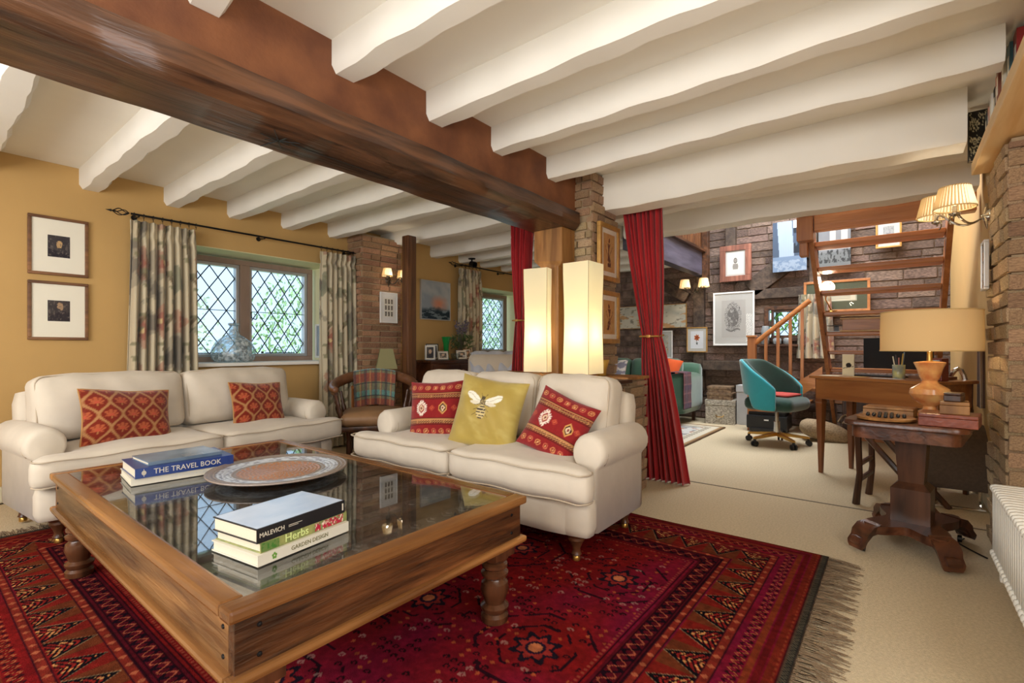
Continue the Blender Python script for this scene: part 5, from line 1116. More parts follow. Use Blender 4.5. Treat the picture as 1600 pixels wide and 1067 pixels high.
for i in range(70):
    a = rr.uniform(0, 2*PI); l = rr.uniform(0.10, 0.2); e = Vector((math.cos(a)*l*0.8, math.sin(a)*l*0.6, 0.12+rr.uniform(0.02, 0.18))); m_ = Matrix.Translation(e) @ Euler((rr.uniform(-1, 1), rr.uniform(-1, 1), a)).to_matrix().to_4x4()
    bf.faces.new([bf.verts.new(m_ @ Vector(p)) for p in ((-0.05, 0, 0), (0, -0.012, 0.004), (0.05, 0, -0.01), (0, 0.012, 0.004))])
for i in range(14):
    a = rr.uniform(0, 2*PI); e = Vector((math.cos(a)*rr.uniform(0.02, 0.12), math.sin(a)*0.05, rr.uniform(0.33, 0.47))); tube(bs, [(0, 0, 0.1), e*0.6, e], 0.002, 4)
    for j in range(12): bmesh.ops.create_icosphere(bq, subdivisions=1, radius=0.009, matrix=Matrix.Translation(e+Vector((rr.gauss(0, 0.016), rr.gauss(0, 0.016), rr.gauss(0, 0.02)))))
obj('stem', bs, mat('stem_green', (80, 90, 60), 0.8), t); obj('foliage', bf, mat('leaf_green', (92, 112, 66), 0.6, noise=0.3), t)['kind'] = 'stuff'; obj('flower', bq, mat('lavender_grey', (118, 108, 122), 0.8), t)['kind'] = 'stuff'
t = thing('fabric_pumpkin', 'red ribbed knitted pumpkin at the right end of the sideboard', 'ornament', (4.58, 4.15, ZS))
b = bmesh.new(); rings = []
for i in range(1, 12):
    p_ = i/12*PI; rings.append([Vector((0.075*math.sin(p_)**0.8*(1+0.09*abs(math.cos(4*k*2*PI/48)))*math.cos(k*2*PI/48), 0.075*math.sin(p_)**0.8*(1+0.09*abs(math.cos(4*k*2*PI/48)))*math.sin(k*2*PI/48), 0.04-0.04*math.cos(p_))) for k in range(48)])
loft(b, rings); obj('body', b, mat('red_knit', (214, 44, 50), 0.9), t, smooth='all'); b = bmesh.new(); tube(b, [(0, 0, 0.07), (0.004, 0, 0.095)], 0.006, 6); obj('stem', b, 'khaki', t)

# armchair beyond (only its back and arm show)
t = thing('armchair', 'wooden-armed armchair under a grey-white throw beyond the far lamp', 'armchair', (4.02, 3.42, 0.0), math.radians(-50))
b = bmesh.new(); rbox(b, (0.62, 0.6, 0.14), 0.05, (8, 8, 4), puff=(0, 0, 0.02)); obj('seat', b, 'seatleather', t, (0, 0, 0.40), smooth='all')
b = bmesh.new(); rbox(b, (0.58, 0.14, 0.52), 0.06, (8, 4, 8), puff=(0, 0.02, 0)); obj('backrest', b, 'linen', t, (0, 0.30, 0.68), (-0.2, 0, 0), smooth='all')
for sx in (-1, 1):
    b = bmesh.new(); tube(b, spline([(sx*0.36, -0.30, 0.66), (sx*0.36, -0.22, 0.70), (sx*0.36, 0, 0.69), (sx*0.34, 0.30, 0.74)], 5), 0.028, 8); obj('arm', b, 'leather', t, smooth=True)
    for sy_ in (-1, 1): obj('leg', box((sx*0.32-0.02, sy_*0.26-0.02, 0), (sx*0.32+0.02, sy_*0.26+0.02, 0.68 if sy_ < 0 else 0.36), 0.004), 'mahogz', t)
t = thing('folded_throw', 'grey-white throw crumpled over the far armchair', 'throw', (4.02, 3.42, 0.0), math.radians(-50))
gridmesh('cloth', 40, 50, lambda U, V: ((U-0.5)*0.52+0.01*np.sin(V*20), 0.34-0.13*np.cos(np.clip(V*1.6, 0, 1)*PI)*1.0+0.012*np.sin(U*26), 0.96-0.35*np.clip(np.abs(V-0.5)*2-0.25, 0, 1)+0.012*np.sin(U*18+V*9)), lambda U, V: out(put(base(U, (206, 208, 214)), fbm(U*5, V*5, 2), (180, 184, 196))), 'paintcloth', t, solid=0.01)

t = thing('gilt_cup', 'small gold flared cup on the low brick wall by the pillar', 'cup', (3.08, 1.625, 0.812))
b = bmesh.new(); openlathe(b, [(0.03, 0), (0.034, 0.004), (0.036, 0.04), (0.056, 0.11)], 20); o = obj('body', b, mat('gilt', (206, 170, 84), 0.35, 0.6), t, smooth='all'); md = o.modifiers.new('thick', 'SOLIDIFY'); md.thickness = 0.004

# ================================================================ STUDY: GREEN SOFA, BOXES, RUG
gs = thing('green_sofa', 'green velvet sofa against the study brick wall', 'sofa', (6.62, 3.08, 0), -PI/2)
b = bmesh.new(); rbox(b, (1.90, 0.80, 0.26), 0.04, (12, 6, 3)); obj('base', b, 'greenvelvet', gs, (0, 0, 0.28), smooth='all')
b = bmesh.new(); rbox(b, (1.90, 0.22, 0.50), 0.07, (14, 4, 6)); obj('backrest', b, 'greenvelvet', gs, (0, 0.33, 0.56), smooth='all')
for k in (-1, 1):
    b = bmesh.new(); rbox(b, (0.74, 0.62, 0.14), 0.05, (10, 10, 4), puff=(0, 0.01, 0.02)); obj('seat_cushion', b, 'greenvelvet', gs, (k*0.375, -0.10, 0.46), smooth='all')
    b = bmesh.new(); rbox(b, (0.74, 0.18, 0.34), 0.07, (10, 4, 8), puff=(0, 0.03, 0.01)); obj('back_cushion', b, 'greenvelvet', gs, (k*0.375, 0.17, 0.69), (-0.15, 0, 0), smooth='all')
    b = bmesh.new(); rbox(b, (0.21, 0.86, 0.50), 0.07, (5, 10, 8)); obj('arm', b, 'greenvelvet', gs, (k*0.86, 0, 0.43), smooth='all')
    for q in (-1, 1): obj('leg', box((k*0.85-0.02, q*0.33-0.02, 0), (k*0.85+0.02, q*0.33+0.02, 0.17), 0.003), 'mahogz', gs)
place_c(cushion('orange_cushion', 'plain burnt-orange cushion on the green sofa beside the curtain', (0, 0, 0), (0, 0, 0), 0.42, 0.36, 0.14, lambda U, V: out(base(U, (200, 84, 40))), None, 'paintcloth', 24), (6.55, 2.50, 0.72), math.radians(-80), 0.35, 0.25)
place_c(cushion('patterned_cushion', 'pale patchwork cushion on the green sofa left of the curtain', (0, 0, 0), (0, 0, 0), 0.44, 0.36, 0.13, lambda U, V: out(put(put(base(U, (196, 190, 184)), fbm(U*9, V*9, 3) > 0.52, (120, 118, 132)), h2(np.floor(U*4), np.floor(V*4), 2) > 0.7, (170, 120, 110), 0.6)), None, 'paintcloth', 40), (6.42, 3.22, 0.68), math.radians(-85), 0.4, 0.0)
pt = thing('plaid_throw', 'dark plum plaid throw hanging over the green sofa arm', 'throw', (6.62, 2.215, 0), 0)
gridmesh('cloth', 40, 70, lambda U, V: (-0.455+0.30*U+0.006*np.sin(V*30), np.where(V < 0.5, -1, 1)*(0.112+0.006*np.sin(U*30))*np.clip(np.abs(V-0.5)*10, 0, 1), 0.694-np.clip(np.abs(V-0.5)-0.1, 0, 1)*np.where(V < 0.5, 1.15, 0.5)+0.008*np.cos(np.clip(np.abs(V-0.5)*10, 0, 1)*PI/2)), plaid(((84, 50, 60), [('v', 5, 0, 0.3, (60, 40, 70), 0.7), ('u', 3, 0, 0.3, (110, 60, 60), 0.6), ('v', 10, 0.3, 0.1, (140, 90, 90), 0.6), ('u', 6, 0.5, 0.1, (50, 60, 80), 0.7)]), 1, 1), 'paintcloth', pt, solid=0.008)
def boxy(label, loc, rz, s, fn, lidh, name='storage_box', fm=None, cat='box'):
    t = thing(name, label, cat, loc, rz); sx, sy_, sz = s; m = fm
    obj('body', box((-sx/2, -sy_/2, 0), (sx/2, sy_/2, sz-lidh), 0.003), m, t); obj('lid', box((-sx/2-0.006, -sy_/2-0.006, sz-lidh), (sx/2+0.006, sy_/2+0.006, sz), 0.004), m, t); return t
mp = mat('marbled_paper', (200, 192, 176), 0.6, col2=(120, 112, 100), nscale=34, stretch=(1, 1, 2.2)); mgrey = mat('grey_card', (190, 190, 190), 0.7, noise=0.1); mpb = mat('brown_patterned_card', (150, 124, 96), 0.55, col2=(96, 74, 56), nscale=26)
bxs = boxy('large marbled-paper box at the bottom by the green sofa arm', (6.97, 1.86, 0.001), 0.12, (0.36, 0.36, 0.32), None, 0.07, fm=mp)
k = bmesh.new(); tube(k, [(-0.187, 0.05, 0.12), (-0.20, 0.03, 0.10), (-0.20, -0.03, 0.10), (-0.187, -0.05, 0.12)], 0.006, 6); obj('handle', k, 'brass', bxs)
boxy('brown patterned flat box stacked on the marbled box', (6.95, 1.86, 0.322), 0.05, (0.30, 0.30, 0.09), None, 0.03, fm=mpb)
boxy('upper brown patterned box, topmost of the stack by the green sofa', (6.96, 1.87, 0.413), 0.09, (0.29, 0.29, 0.085), None, 0.03, fm=mpb)
boxy('tall plain grey box right behind the marbled box', (7.02, 1.53, 0.001), 0.0, (0.22, 0.26, 0.52), None, 0.09, fm=mgrey)
def srug(U, V):
    d = np.minimum(np.minimum(U, 1-U)*1.9, np.minimum(V, 1-V)*2.4); a = base(U, (196, 194, 188)); a = put(a, fbm(U*9, V*11, 3) > 0.52, (140, 138, 136), 0.8); a = put(a, fbm(U*20, V*24, 6) > 0.62, (170, 110, 80), 0.7)
    a = put(a, d < 0.22, (206, 196, 176)); a = put(a, (d < 0.20) & (d > 0.14) & (((U+V)*22 % 1) < 0.5), (120, 110, 96)); a = put(a, d < 0.05, (160, 128, 92)); a = put(a, d < 0.02, (100, 78, 58)); return out(a)
srg = thing('study_rug', 'pale grey patterned rug on the study floor behind the red curtain', 'rug', (5.58, 2.84, 0.0), 0.0)
gridmesh('pile', 120, 150, lambda U, V: ((U-0.5)*1.9+0.06*(V-0.5), (V-0.5)*2.3, 0.009+0*U), srug, 'paintrug', srg, solid=0.012)

# ================================================================ STAIRS
stair = sempty('staircase'); stair['label'] = 'open-riser oak staircase rising over the desk to the gallery'; stair['category'] = 'staircase'
for k in range(9):
    x = 4.98+0.215*k; z = 1.93-0.19*k; yl = 0.56; yr = -0.30
    obj('tread', box((x, yr, z-0.038), (x+0.235, yl, z), 0.008), 'stairw', stair)
def stringer(y, x0, z0, x1, z1):
    b = bmesh.new(); wd = 0.11
    loft(b, [[(x, y-0.018, z-wd), (x, y+0.018, z-wd), (x, y+0.018, z+wd), (x, y-0.018, z+wd)] for x, z in ((x0, z0), (x1, z1))]); return obj('stringer', b, 'stairz', stair)
stringer(0.58, 4.82, 2.24-0.14, 7.10, 0.10); stringer(-0.32, 4.82, 2.10, 7.10, 0.10)
obj('header_beam', box((4.76, -0.45, 1.985), (4.86, 0.54, 2.13), 0.006), 'stairw', stair)
obj('header_post', box((4.74, 0.545, 1.91), (4.86, 0.665, 2.27), 0.008), 'stairz', stair)
obj('trimmer', box((4.86, 0.60, 1.80), (4.96, 0.66, 2.1), 0.006), 'stairz', stair)
# lower flight balustrade rising towards the stair foot
XB = 6.55
obj('newel_post', box((XB-0.045, 1.35, 0), (XB+0.045, 1.44, 1.14), 0.006), 'stairz', stair); obj('newel_cap', box((XB-0.055, 1.34, 1.14), (XB+0.055, 1.45, 1.165), 0.006), 'stairw', stair)
b = bmesh.new(); tube(b, [(XB, 1.36, 1.07), (XB, 0.78, 1.56)], 0.030, 10); obj('handrail', b, 'stairw', stair, smooth=True)
for y in (1.24, 1.11, 0.98, 0.86): 
    zt_ = 1.07+(1.36-y)/0.58*0.49-0.02; zb_ = 0.22+(1.36-y)*0.75; obj('baluster', box((XB-0.016, y-0.016, zb_), (XB+0.016, y+0.016, zt_), 0.002), 'stairz', stair)
b = bmesh.new(); loft(b, [[(XB-0.02, y, z-0.10), (XB+0.02, y, z-0.10), (XB+0.02, y, z+0.08), (XB-0.02, y, z+0.08)] for y, z in ((1.36, 0.18), (0.66, 0.72))]); obj('lower_stringer', b, 'stairw', stair)
for k in range(3): obj('step', box((XB+0.02, 1.30-0.24*k-0.24, 0.15+0.18*k), (7.2, 1.30-0.24*k, 0.18+0.18*k), 0.004), 'stairw', stair)
# pleated curtain beside the little study window
t_ = pleat_curtain('floral_curtain', 'short dark floral curtain hanging beside the small study window', -0.17, 0.17, 1.68, 0, 5, 7, zb=0.88)
t_.location = (7.08, 0.80, 0.88); t_.rotation_euler = (0, 0, -PI/2)
for i, (y, l, r, h) in enumerate(((1.36, 'clear glass jar at the left of the study window shelf', 0.05, 0.24), (1.22, 'small round glass pot on the study window shelf', 0.05, 0.08), (1.10, 'second small round glass pot on the study window shelf, with red flowers behind', 0.05, 0.08))):
    t = thing('glass_jar', l, 'jar', (7.14, y, 1.061)); b = bmesh.new(); openlathe(b, [(r*0.7, 0), (r, 0.01), (r, h*0.8), (r*0.7, h)], 18); o = obj('body', b, mat('cloudy_glass', (190, 200, 206), 0.15, trans=0.5), t, smooth='all')
# things on the treads
t = thing('wooden_chest', 'pale wooden box with lid resting on a stair tread above the desk', 'box', (5.92, 0.19, 1.171))
obj('body', box((-0.09, -0.23, 0.012), (0.09, 0.23, 0.12), 0.003), 'stairw', t); obj('lid', box((-0.10, -0.25, 0.12), (0.10, 0.25, 0.135), 0.003), 'pine', t); obj('plinth', box((-0.10, -0.25, 0.0), (0.10, 0.25, 0.012), 0.003), 'pine', t)
t = thing('brass_bowl', 'olive-gold bowl on the stair tread beside the wooden box', 'bowl', (5.92, -0.19, 1.171))
b = bmesh.new(); openlathe(b, [(0.04, 0), (0.05, 0.004), (0.085, 0.05), (0.09, 0.12)], 24); o = obj('body', b, mat('olive_gold', (140, 116, 50), 0.45, 0.3), t, smooth='all'); md = o.modifiers.new('thick', 'SOLIDIFY'); md.thickness = 0.004
t = thing('laptop', 'thin white device lying on the stair tread left of the wooden box', 'laptop', (5.92, 0.48, 1.171)); obj('base', box((-0.07, -0.07, 0), (0.07, 0.07, 0.008), 0.002), 'framewhite', t); obj('screen', box((-0.07, -0.07, 0.06), (0.07, 0.07, 0.066), 0.002), 'frameblack', t); obj('hinge', box((0.055, -0.02, 0.008), (0.065, 0.02, 0.06)), 'frameblack', t)
t = thing('desk_lamp', 'lit adjustable desk lamp with bright round head standing on a stair tread', 'lamp', (5.70, 0.50, 1.361))
b = bmesh.new(); lathe(b, [(0.05, 0), (0.05, 0.012), (0.012, 0.02)], 18); obj('base', b, 'brass', t, smooth=True)
b = bmesh.new(); tube(b, [(0, 0, 0.015), (0.0, 0.05, 0.13), (-0.03, 0.02, 0.22)], 0.006, 8); obj('arm', b, 'brass', t, smooth=True)
hm = TR(-0.05, 0.02, 0.25, 0, -2.0, -0.1)
b = bmesh.new(); openlathe(b, [(0.012, -0.06), (0.03, -0.05), (0.045, -0.01), (0.062, 0.03)], 24, (0, 0, 0), hm); o = obj('head', b, 'framewhite', t, smooth='all'); md = o.modifiers.new('thick', 'SOLIDIFY'); md.thickness = 0.003
b = bmesh.new(); bmesh.ops.create_icosphere(b, subdivisions=2, radius=0.020, matrix=hm); obj('bulb', b, mat('bulb_white', (255, 240, 210), 0.4, emit=12), t, smooth=True)
bulb((5.54, 0.52, 1.66), 3, 0.03, (1, 0.85, 0.62))

# ================================================================ DESK
DA = math.atan2(-0.86, -0.51)      # direction of the front edge, left to right
desk = thing('writing_desk', 'walnut writing desk with tapered legs in front of the stairs', 'desk', (4.64, 0.52, 0), DA)
W_, Dd = 0.84, 0.42     # local x to the right along the front, local y = away (depth)
# local frame: x along front; the depth axis is +y after rotation by DA -> (0.86,-0.51)
obj('top', box((-0.03, -0.03, 0.762), (W_+0.03, Dd+0.03, 0.785), 0.005), 'deskw', desk)
obj('apron', box((0.01, 0.0, 0.60), (W_-0.01, 0.02, 0.762), 0.003), 'deskw', desk); obj('apron', box((0.01, Dd-0.02, 0.60), (W_-0.01, Dd, 0.762), 0.003), 'deskw', desk)
obj('side_panel', box((0.0, 0.02, 0.60), (0.02, Dd-0.02, 0.762), 0.003), 'deskw', desk); obj('side_panel', box((W_-0.02, 0.02, 0.60), (W_, Dd-0.02, 0.762), 0.003), 'deskw', desk)
for x in (0.03, W_-0.03):
    for y in (0.03, Dd-0.03):
        b = bmesh.new(); loft(b, [[(x-s, y-s, z), (x+s, y-s, z), (x+s, y+s, z), (x-s, y+s, z)] for s, z in ((0.012, 0), (0.026, 0.56), (0.030, 0.575), (0.026, 0.59), (0.028, 0.77))]); obj('leg', b, 'deskz', desk)
def ondesk(x, y): 
    c, s = math.cos(DA), math.sin(DA); return (4.64+x*c-y*s, 0.52+x*s+y*c, 0.786)
t = thing('picture_card', 'cream standing card with a black bird picture on the desk', 'card', ondesk(0.16, 0.16), DA+0.3)
obj('card', box((-0.04, 0, 0), (0.04, 0.02, 0.17), 0.001), 'mount', t); gridmesh('print', 24, 40, lambda U, V: ((U-0.5)*0.076, 0*U-0.001, V*0.165+0.002), lambda U, V: out(put(put(base(U, (226, 214, 180)), np.sqrt(((U-0.55)*1.0)**2+((V-0.5)*2.2)**2) < 0.25, (40, 36, 34)), (V < 0.36+0.1*U) & (V > 0.33+0.1*U), (60, 54, 50))), 'paint', t)
t = thing('mug', 'painted mug crammed with pens and brushes on the desk', 'mug', ondesk(0.55, 0.12))
b = bmesh.new(); openlathe(b, [(0.033, 0), (0.036, 0.004), (0.038, 0.10)], 20); o = obj('body', b, mat('mug_glaze', (196, 190, 120), 0.25, col2=(90, 110, 140), nscale=12), t, smooth='all'); md = o.modifiers.new('thick', 'SOLIDIFY'); md.thickness = 0.004
b = bmesh.new(); tube(b, [(0.036, 0, 0.085), (0.062, 0, 0.075), (0.062, 0, 0.035), (0.036, 0, 0.02)], 0.005, 6); obj('handle', b, 'khaki', t)
for i, c in enumerate(((206, 130, 120), (230, 220, 190), (60, 60, 70), (196, 160, 60), (120, 150, 170))):
    a = i*1.3; b = bmesh.new(); tube(b, [(0.012*math.cos(a), 0.012*math.sin(a), 0.008), (0.035*math.cos(a), 0.035*math.sin(a), 0.15+0.01*i)], 0.004, 6); obj('pen', b, mat('pen%d' % i, c, 0.4), t)
t = thing('tea_tin', 'white and blue patterned tin box at the right end of the desk', 'tin', ondesk(0.78, 0.13), DA)
obj('body', box((-0.045, -0.04, 0), (0.045, 0.04, 0.15), 0.004), mat('tin_red', (120, 44, 36), 0.4), t); gridmesh('label', 30, 40, lambda U, V: ((U-0.5)*0.07, 0*U-0.0412, 0.01+V*0.13), lambda U, V: out(put(put(base(U, (206, 210, 214)), (np.abs(U-0.5) < 0.28) & (V > 0.1) & (V < 0.85-np.abs(U-0.5)), (96, 116, 150)), fbm(U*14, V*18, 2) > 0.58, (60, 70, 90))), 'paint', t)
mt = thing('monitor', 'black monitor standing on the desk in front of the lowest treads', 'monitor', ondesk(0.40, 0.34), DA)
obj('screen', box((-0.24, 0.0, 0.06), (0.24, 0.02, 0.30), 0.004), 'plasticblack', mt); obj('stand', box((-0.03, 0.005, 0.0), (0.03, 0.02, 0.08)), 'plasticblack', mt); obj('foot', box((-0.10, -0.06, 0.0), (0.10, 0.08, 0.008), 0.002), 'plasticblack', mt)
t = thing('keyboard', 'slim grey keyboard lying on the desk', 'keyboard', ondesk(0.35, 0.24), DA+0.08); obj('body', box((-0.16, -0.05, 0), (0.16, 0.05, 0.012), 0.003), 'frameblack', t); kk = bmesh.new()
for i in range(12):
    for j in range(4): bx(kk, (-0.145+i*0.0262, -0.035+j*0.023, 0.014), (0.021, 0.018, 0.004))
obj('keys', kk, mat('key_grey', (110, 110, 112), 0.5), t)['kind'] = 'stuff'
for i, (x, y, r, w2, l2, c, lab) in enumerate(((0.10, 0.06, 0.2, 0.14, 0.10, (236, 226, 196), 'yellowish note sheet near the left corner of the desk'), (0.30, 0.07, -0.1, 0.10, 0.07, (226, 186, 110), 'small orange note on the desk edge'), (0.52, 0.04, 0.05, 0.20, 0.05, (226, 222, 216), 'scattered white papers at the front edge of the desk'), (0.66, 0.30, 0.1, 0.22, 0.16, (120, 84, 60), 'brown leather notebook on the desk behind the mug'))):
    p = ondesk(x, y); o = obj('paper_sheet' if i < 3 else 'notebook', box((-w2/2, -l2/2, 0), (w2/2, l2/2, 0.002 if i < 3 else 0.02)), mat('sheet%d' % i, c, 0.7), None, (p[0], p[1], p[2]+0.0005), (0, 0, DA+r)); tag(o, lab, 'paper' if i < 3 else 'notebook')

# ================================================================ OFFICE CHAIR
oc = thing('office_chair', 'teal and dark green velvet swivel chair on a gold five-star base', 'chair', (5.72, 0.98, 0), math.radians(-14))
b = bmesh.new(); rbox(b, (0.50, 0.48, 0.13), 0.055, (12, 12, 5), puff=(0, 0, 0.02)); obj('seat', b, 'darkgreen', oc, (0, 0, 0.435), smooth='all')
b = bmesh.new(); ro = []; n_ = 30
for i in range(n_+1):
    a = math.radians(-20+220*i/n_); c_ = math.sin(math.radians(90*min(1, max(0, math.sin(a)+0.35)))); back = max(0, math.sin(a))
    r = 0.31; top = 0.60+0.29*min(1, max(0, (math.sin(a)+0.35)/1.1))**0.9; bot = 0.38+0.12*back**2*0.6 if abs(math.degrees(a)-90) > 62 else 0.52
    cx_, cy_ = r*1.02*math.cos(a), r*0.95*math.sin(a)-0.02
    ro.append((cx_, cy_, top, bot, a))
def shellring(off, grow):
    return [[Vector(((r0[0]+off*math.cos(r0[4])), (r0[1]+off*math.sin(r0[4])+max(0, math.sin(r0[4]))*0.06*u), r0[3]+(r0[2]-r0[3])*u)) for u in [j/8 for j in range(9)]] for r0 in ro]
for nm, off, m_ in (('outer_shell', 0.016, 'teal'), ('inner_shell', -0.016, 'darkgreen')):
    bb_ = bmesh.new(); loft(bb_, shellring(off, 0), cap=False, closed=False); o = obj(nm, bb_, m_, oc, smooth='all', label='turquoise outer shell' if nm == 'outer_shell' else 'dark green inner shell'); md = o.modifiers.new('thick', 'SOLIDIFY'); md.thickness = 0.032; md.offset = 0; md = o.modifiers.new('sub', 'SUBSURF'); md.levels = 1; md.render_levels = 1
b = bmesh.new(); tube(b, [(0, 0, 0.10), (0, 0, 0.24)], 0.030, 16); tube(b, [(0, 0, 0.22), (0, 0, 0.38)], 0.018, 12); obj('gas_lift', b, 'chrome', oc, smooth=True)
b = bmesh.new(); bx(b, (0, 0, 0.37), (0.2, 0.2, 0.02)); tube(b, [(0.05, 0, 0.365), (0.28, 0.02, 0.35)], 0.006, 6); obj('mechanism', b, 'iron', oc)
for k in range(5):
    a = k*2*PI/5+0.3; c, s = math.cos(a), math.sin(a); b = bmesh.new(); loft(b, [[(c*r-s*w2, s*r+c*w2, z+h), (c*r+s*w2, s*r-c*w2, z+h), (c*r+s*w2, s*r-c*w2, z-h), (c*r-s*w2, s*r+c*w2, z-h)] for r, w2, h, z in ((0.02, 0.024, 0.018, 0.115), (0.30, 0.014, 0.010, 0.085))]); lg = obj('leg', b, 'brass', oc)
    b = bmesh.new(); bx(b, (c*0.295, s*0.295, 0.062), (0.02, 0.02, 0.03)); 
    for q in (-1, 1): lathe(b, [(0.010, -0.010), (0.028, -0.008), (0.028, 0.008), (0.010, 0.010)], 14, (0, 0, 0), TR(c*0.295-s*0.016*q, s*0.295+c*0.016*q, 0.030, 0, 0, a) @ TR(0, 0, 0, PI/2))
    obj('castor', b, 'plasticblack', lg)
t = thing('seat_pad', 'flat red cloth pad lying on the swivel chair seat', 'cushion', (5.72, 0.98, 0.512), math.radians(-14)); b = bmesh.new(); rbox(b, (0.34, 0.34, 0.028), 0.013, (8, 8, 2), puff=(0, 0, 0.006)); obj('pad', b, 'redcloth', t, (0.02, 0, 0.012), smooth='all')
# under and around the chair
t = thing('printer', 'black printer with small badge on the floor behind the swivel chair', 'printer', (6.62, 1.22, 0.0), -PI/2)
obj('body', box((-0.22, -0.16, 0.04), (0.22, 0.18, 0.20), 0.012), 'plasticblack', t); obj('top', box((-0.20, -0.14, 0.20), (0.20, 0.16, 0.24), 0.008), 'iron', t); obj('tray', box((-0.18, -0.20, 0.01), (0.18, -0.14, 0.05), 0.004), 'plasticblack', t); obj('badge', box((-0.025, -0.1625, 0.14), (0.025, -0.160, 0.155)), 'framewhite', t)
for q in (-1, 1): obj('foot', box((q*0.18-0.02, -0.1, 0), (q*0.18+0.02, 0.1, 0.04)), 'plasticblack', t)
t = thing('wicker_bag', 'beige woven bag slumped on the floor beneath the desk corner', 'bag', (6.30, 0.62, 0.0), 0.4)
b = bmesh.new(); rbox(b, (0.30, 0.42, 0.16), 0.06, (8, 10, 5), puff=(0.01, 0.02, 0.03), m=TR(0, 0, 0.10, 0.25)); obj('body', b, mat('wicker', (176, 150, 116), 0.9, noise=0.35, nscale=60, bump=0.6, bscale=90), t, smooth='all')
b = bmesh.new(); tube(b, [(-0.05, -0.16, 0.2), (-0.08, -0.2, 0.27), (0, -0.21, 0.29), (0.06, -0.19, 0.26), (0.05, -0.15, 0.2)], 0.008, 6); obj('handle', b, mat('wicker', (176, 150, 116)), t, smooth=True)

# ladder-back stool, bag and cloth under the pedestal table
t = thing('folding_stand', 'dark wooden X-braced luggage stand behind the pedestal table', 'stand', (3.98, 0.02, 0.0), math.radians(-100))
for y in (-0.16, 0.16):
    b = bmesh.new(); tube(b, [(-0.16, y, 0.0), (-0.14, y, 0.20), (-0.15, y, 0.48)], [0.022, 0.018, 0.02], 8); obj('leg', b, 'mahogz', t, smooth=True)
    b = bmesh.new(); tube(b, [(0.26, y*0.92, 0.0), (-0.12, y*0.92, 0.46)], 0.018, 8); obj('brace', b, 'mahogz', t, smooth=True)
for z, x in ((0.16, -0.142), (0.26, -0.142), (0.44, -0.15)): obj('rail', box((x-0.01, -0.16, z-0.012), (x+0.012, 0.16, z+0.012), 0.003), 'mahogz', t)
t = thing('grey_bag', 'dark grey-brown felt bag hanging behind the pedestal table near the chimney', 'bag', (4.16, -0.30, 0.0), math.radians(-85))
b = bmesh.new(); loft(b, [[(x*s, y*s2, z) for x, y in ((-0.15, -0.04), (0.15, -0.04), (0.15, 0.04), (-0.15, 0.04))] for s, s2, z in ((0.9, 1.0, 0.12), (1.05, 1.4, 0.15), (1.05, 1.3, 0.3), (0.85, 0.9, 0.50), (0.80, 0.7, 0.53))]); obj('body', b, mat('felt_grey_brown', (86, 72, 60), 0.95, noise=0.2, nscale=60), t, smooth=True)
obj('strap', box((-0.08, -0.045, 0.52), (0.08, -0.035, 0.55), 0.003), 'chrome', t); b = bmesh.new(); tube(b, [(-0.12, 0.05, 0.14), (-0.12, 0.05, 0.012), (-0.12, -0.06, 0.012), (0.12, -0.06, 0.012), (0.12, 0.05, 0.012), (0.12, 0.05, 0.14)], 0.009, 6); obj('foot', b, 'chrome', t, smooth=True)
t = thing('folded_umbrella', 'dark folded deckchair frame leaning between desk and yellow wall', 'frame', (4.62, -0.33, 0.0), math.radians(-80))
b = bmesh.new(); tube(b, spline([(-0.10, 0, 0.0), (-0.12, 0, 0.35), (-0.04, 0, 0.78), (0.04, 0, 0.82), (0.10, 0, 0.35), (0.10, 0, 0)], 5), 0.016, 8); obj('tube_frame', b, 'chrome', t, smooth=True); obj('sling', box((-0.09, -0.008, 0.1), (0.08, 0.008, 0.72), 0.003), 'plasticblack', t)
t = thing('hanging_scarf', 'brown and cream striped cloth hanging on the yellow wall behind the drum lamp', 'cloth', (4.62, -0.44, 0.60), PI)
gridmesh('cloth', 40, 30, lambda U, V: ((U-0.5)*(0.2-0.06*V), 0.018*np.sin(U*18)+0.02, V*0.42), lambda U, V: out(put(base(U, (96, 70, 56)), ((U*9) % 1) < 0.35, (190, 170, 150))), 'paintcloth', t, solid=0.004)
t = thing('dark_cabinet', 'low dark cabinet in the shade under the staircase', 'cabinet', (6.75, 0.05, 0.0))
obj('body', box((-0.25, -0.42, 0.06), (0.3, 0.42, 0.60), 0.006), 'mahogz', t); obj('plinth', box((-0.22, -0.4, 0), (0.3, 0.4, 0.06)), 'stairw', t)
for q in (-1, 1): d = obj('door', box((-0.265, q*0.21-0.19, 0.1), (-0.25, q*0.21+0.19, 0.56), 0.003), 'mahogz', t); obj('knob', box((-0.28, q*0.05-0.008, 0.34), (-0.265, q*0.05+0.008, 0.356), 0.003), 'brass', d)

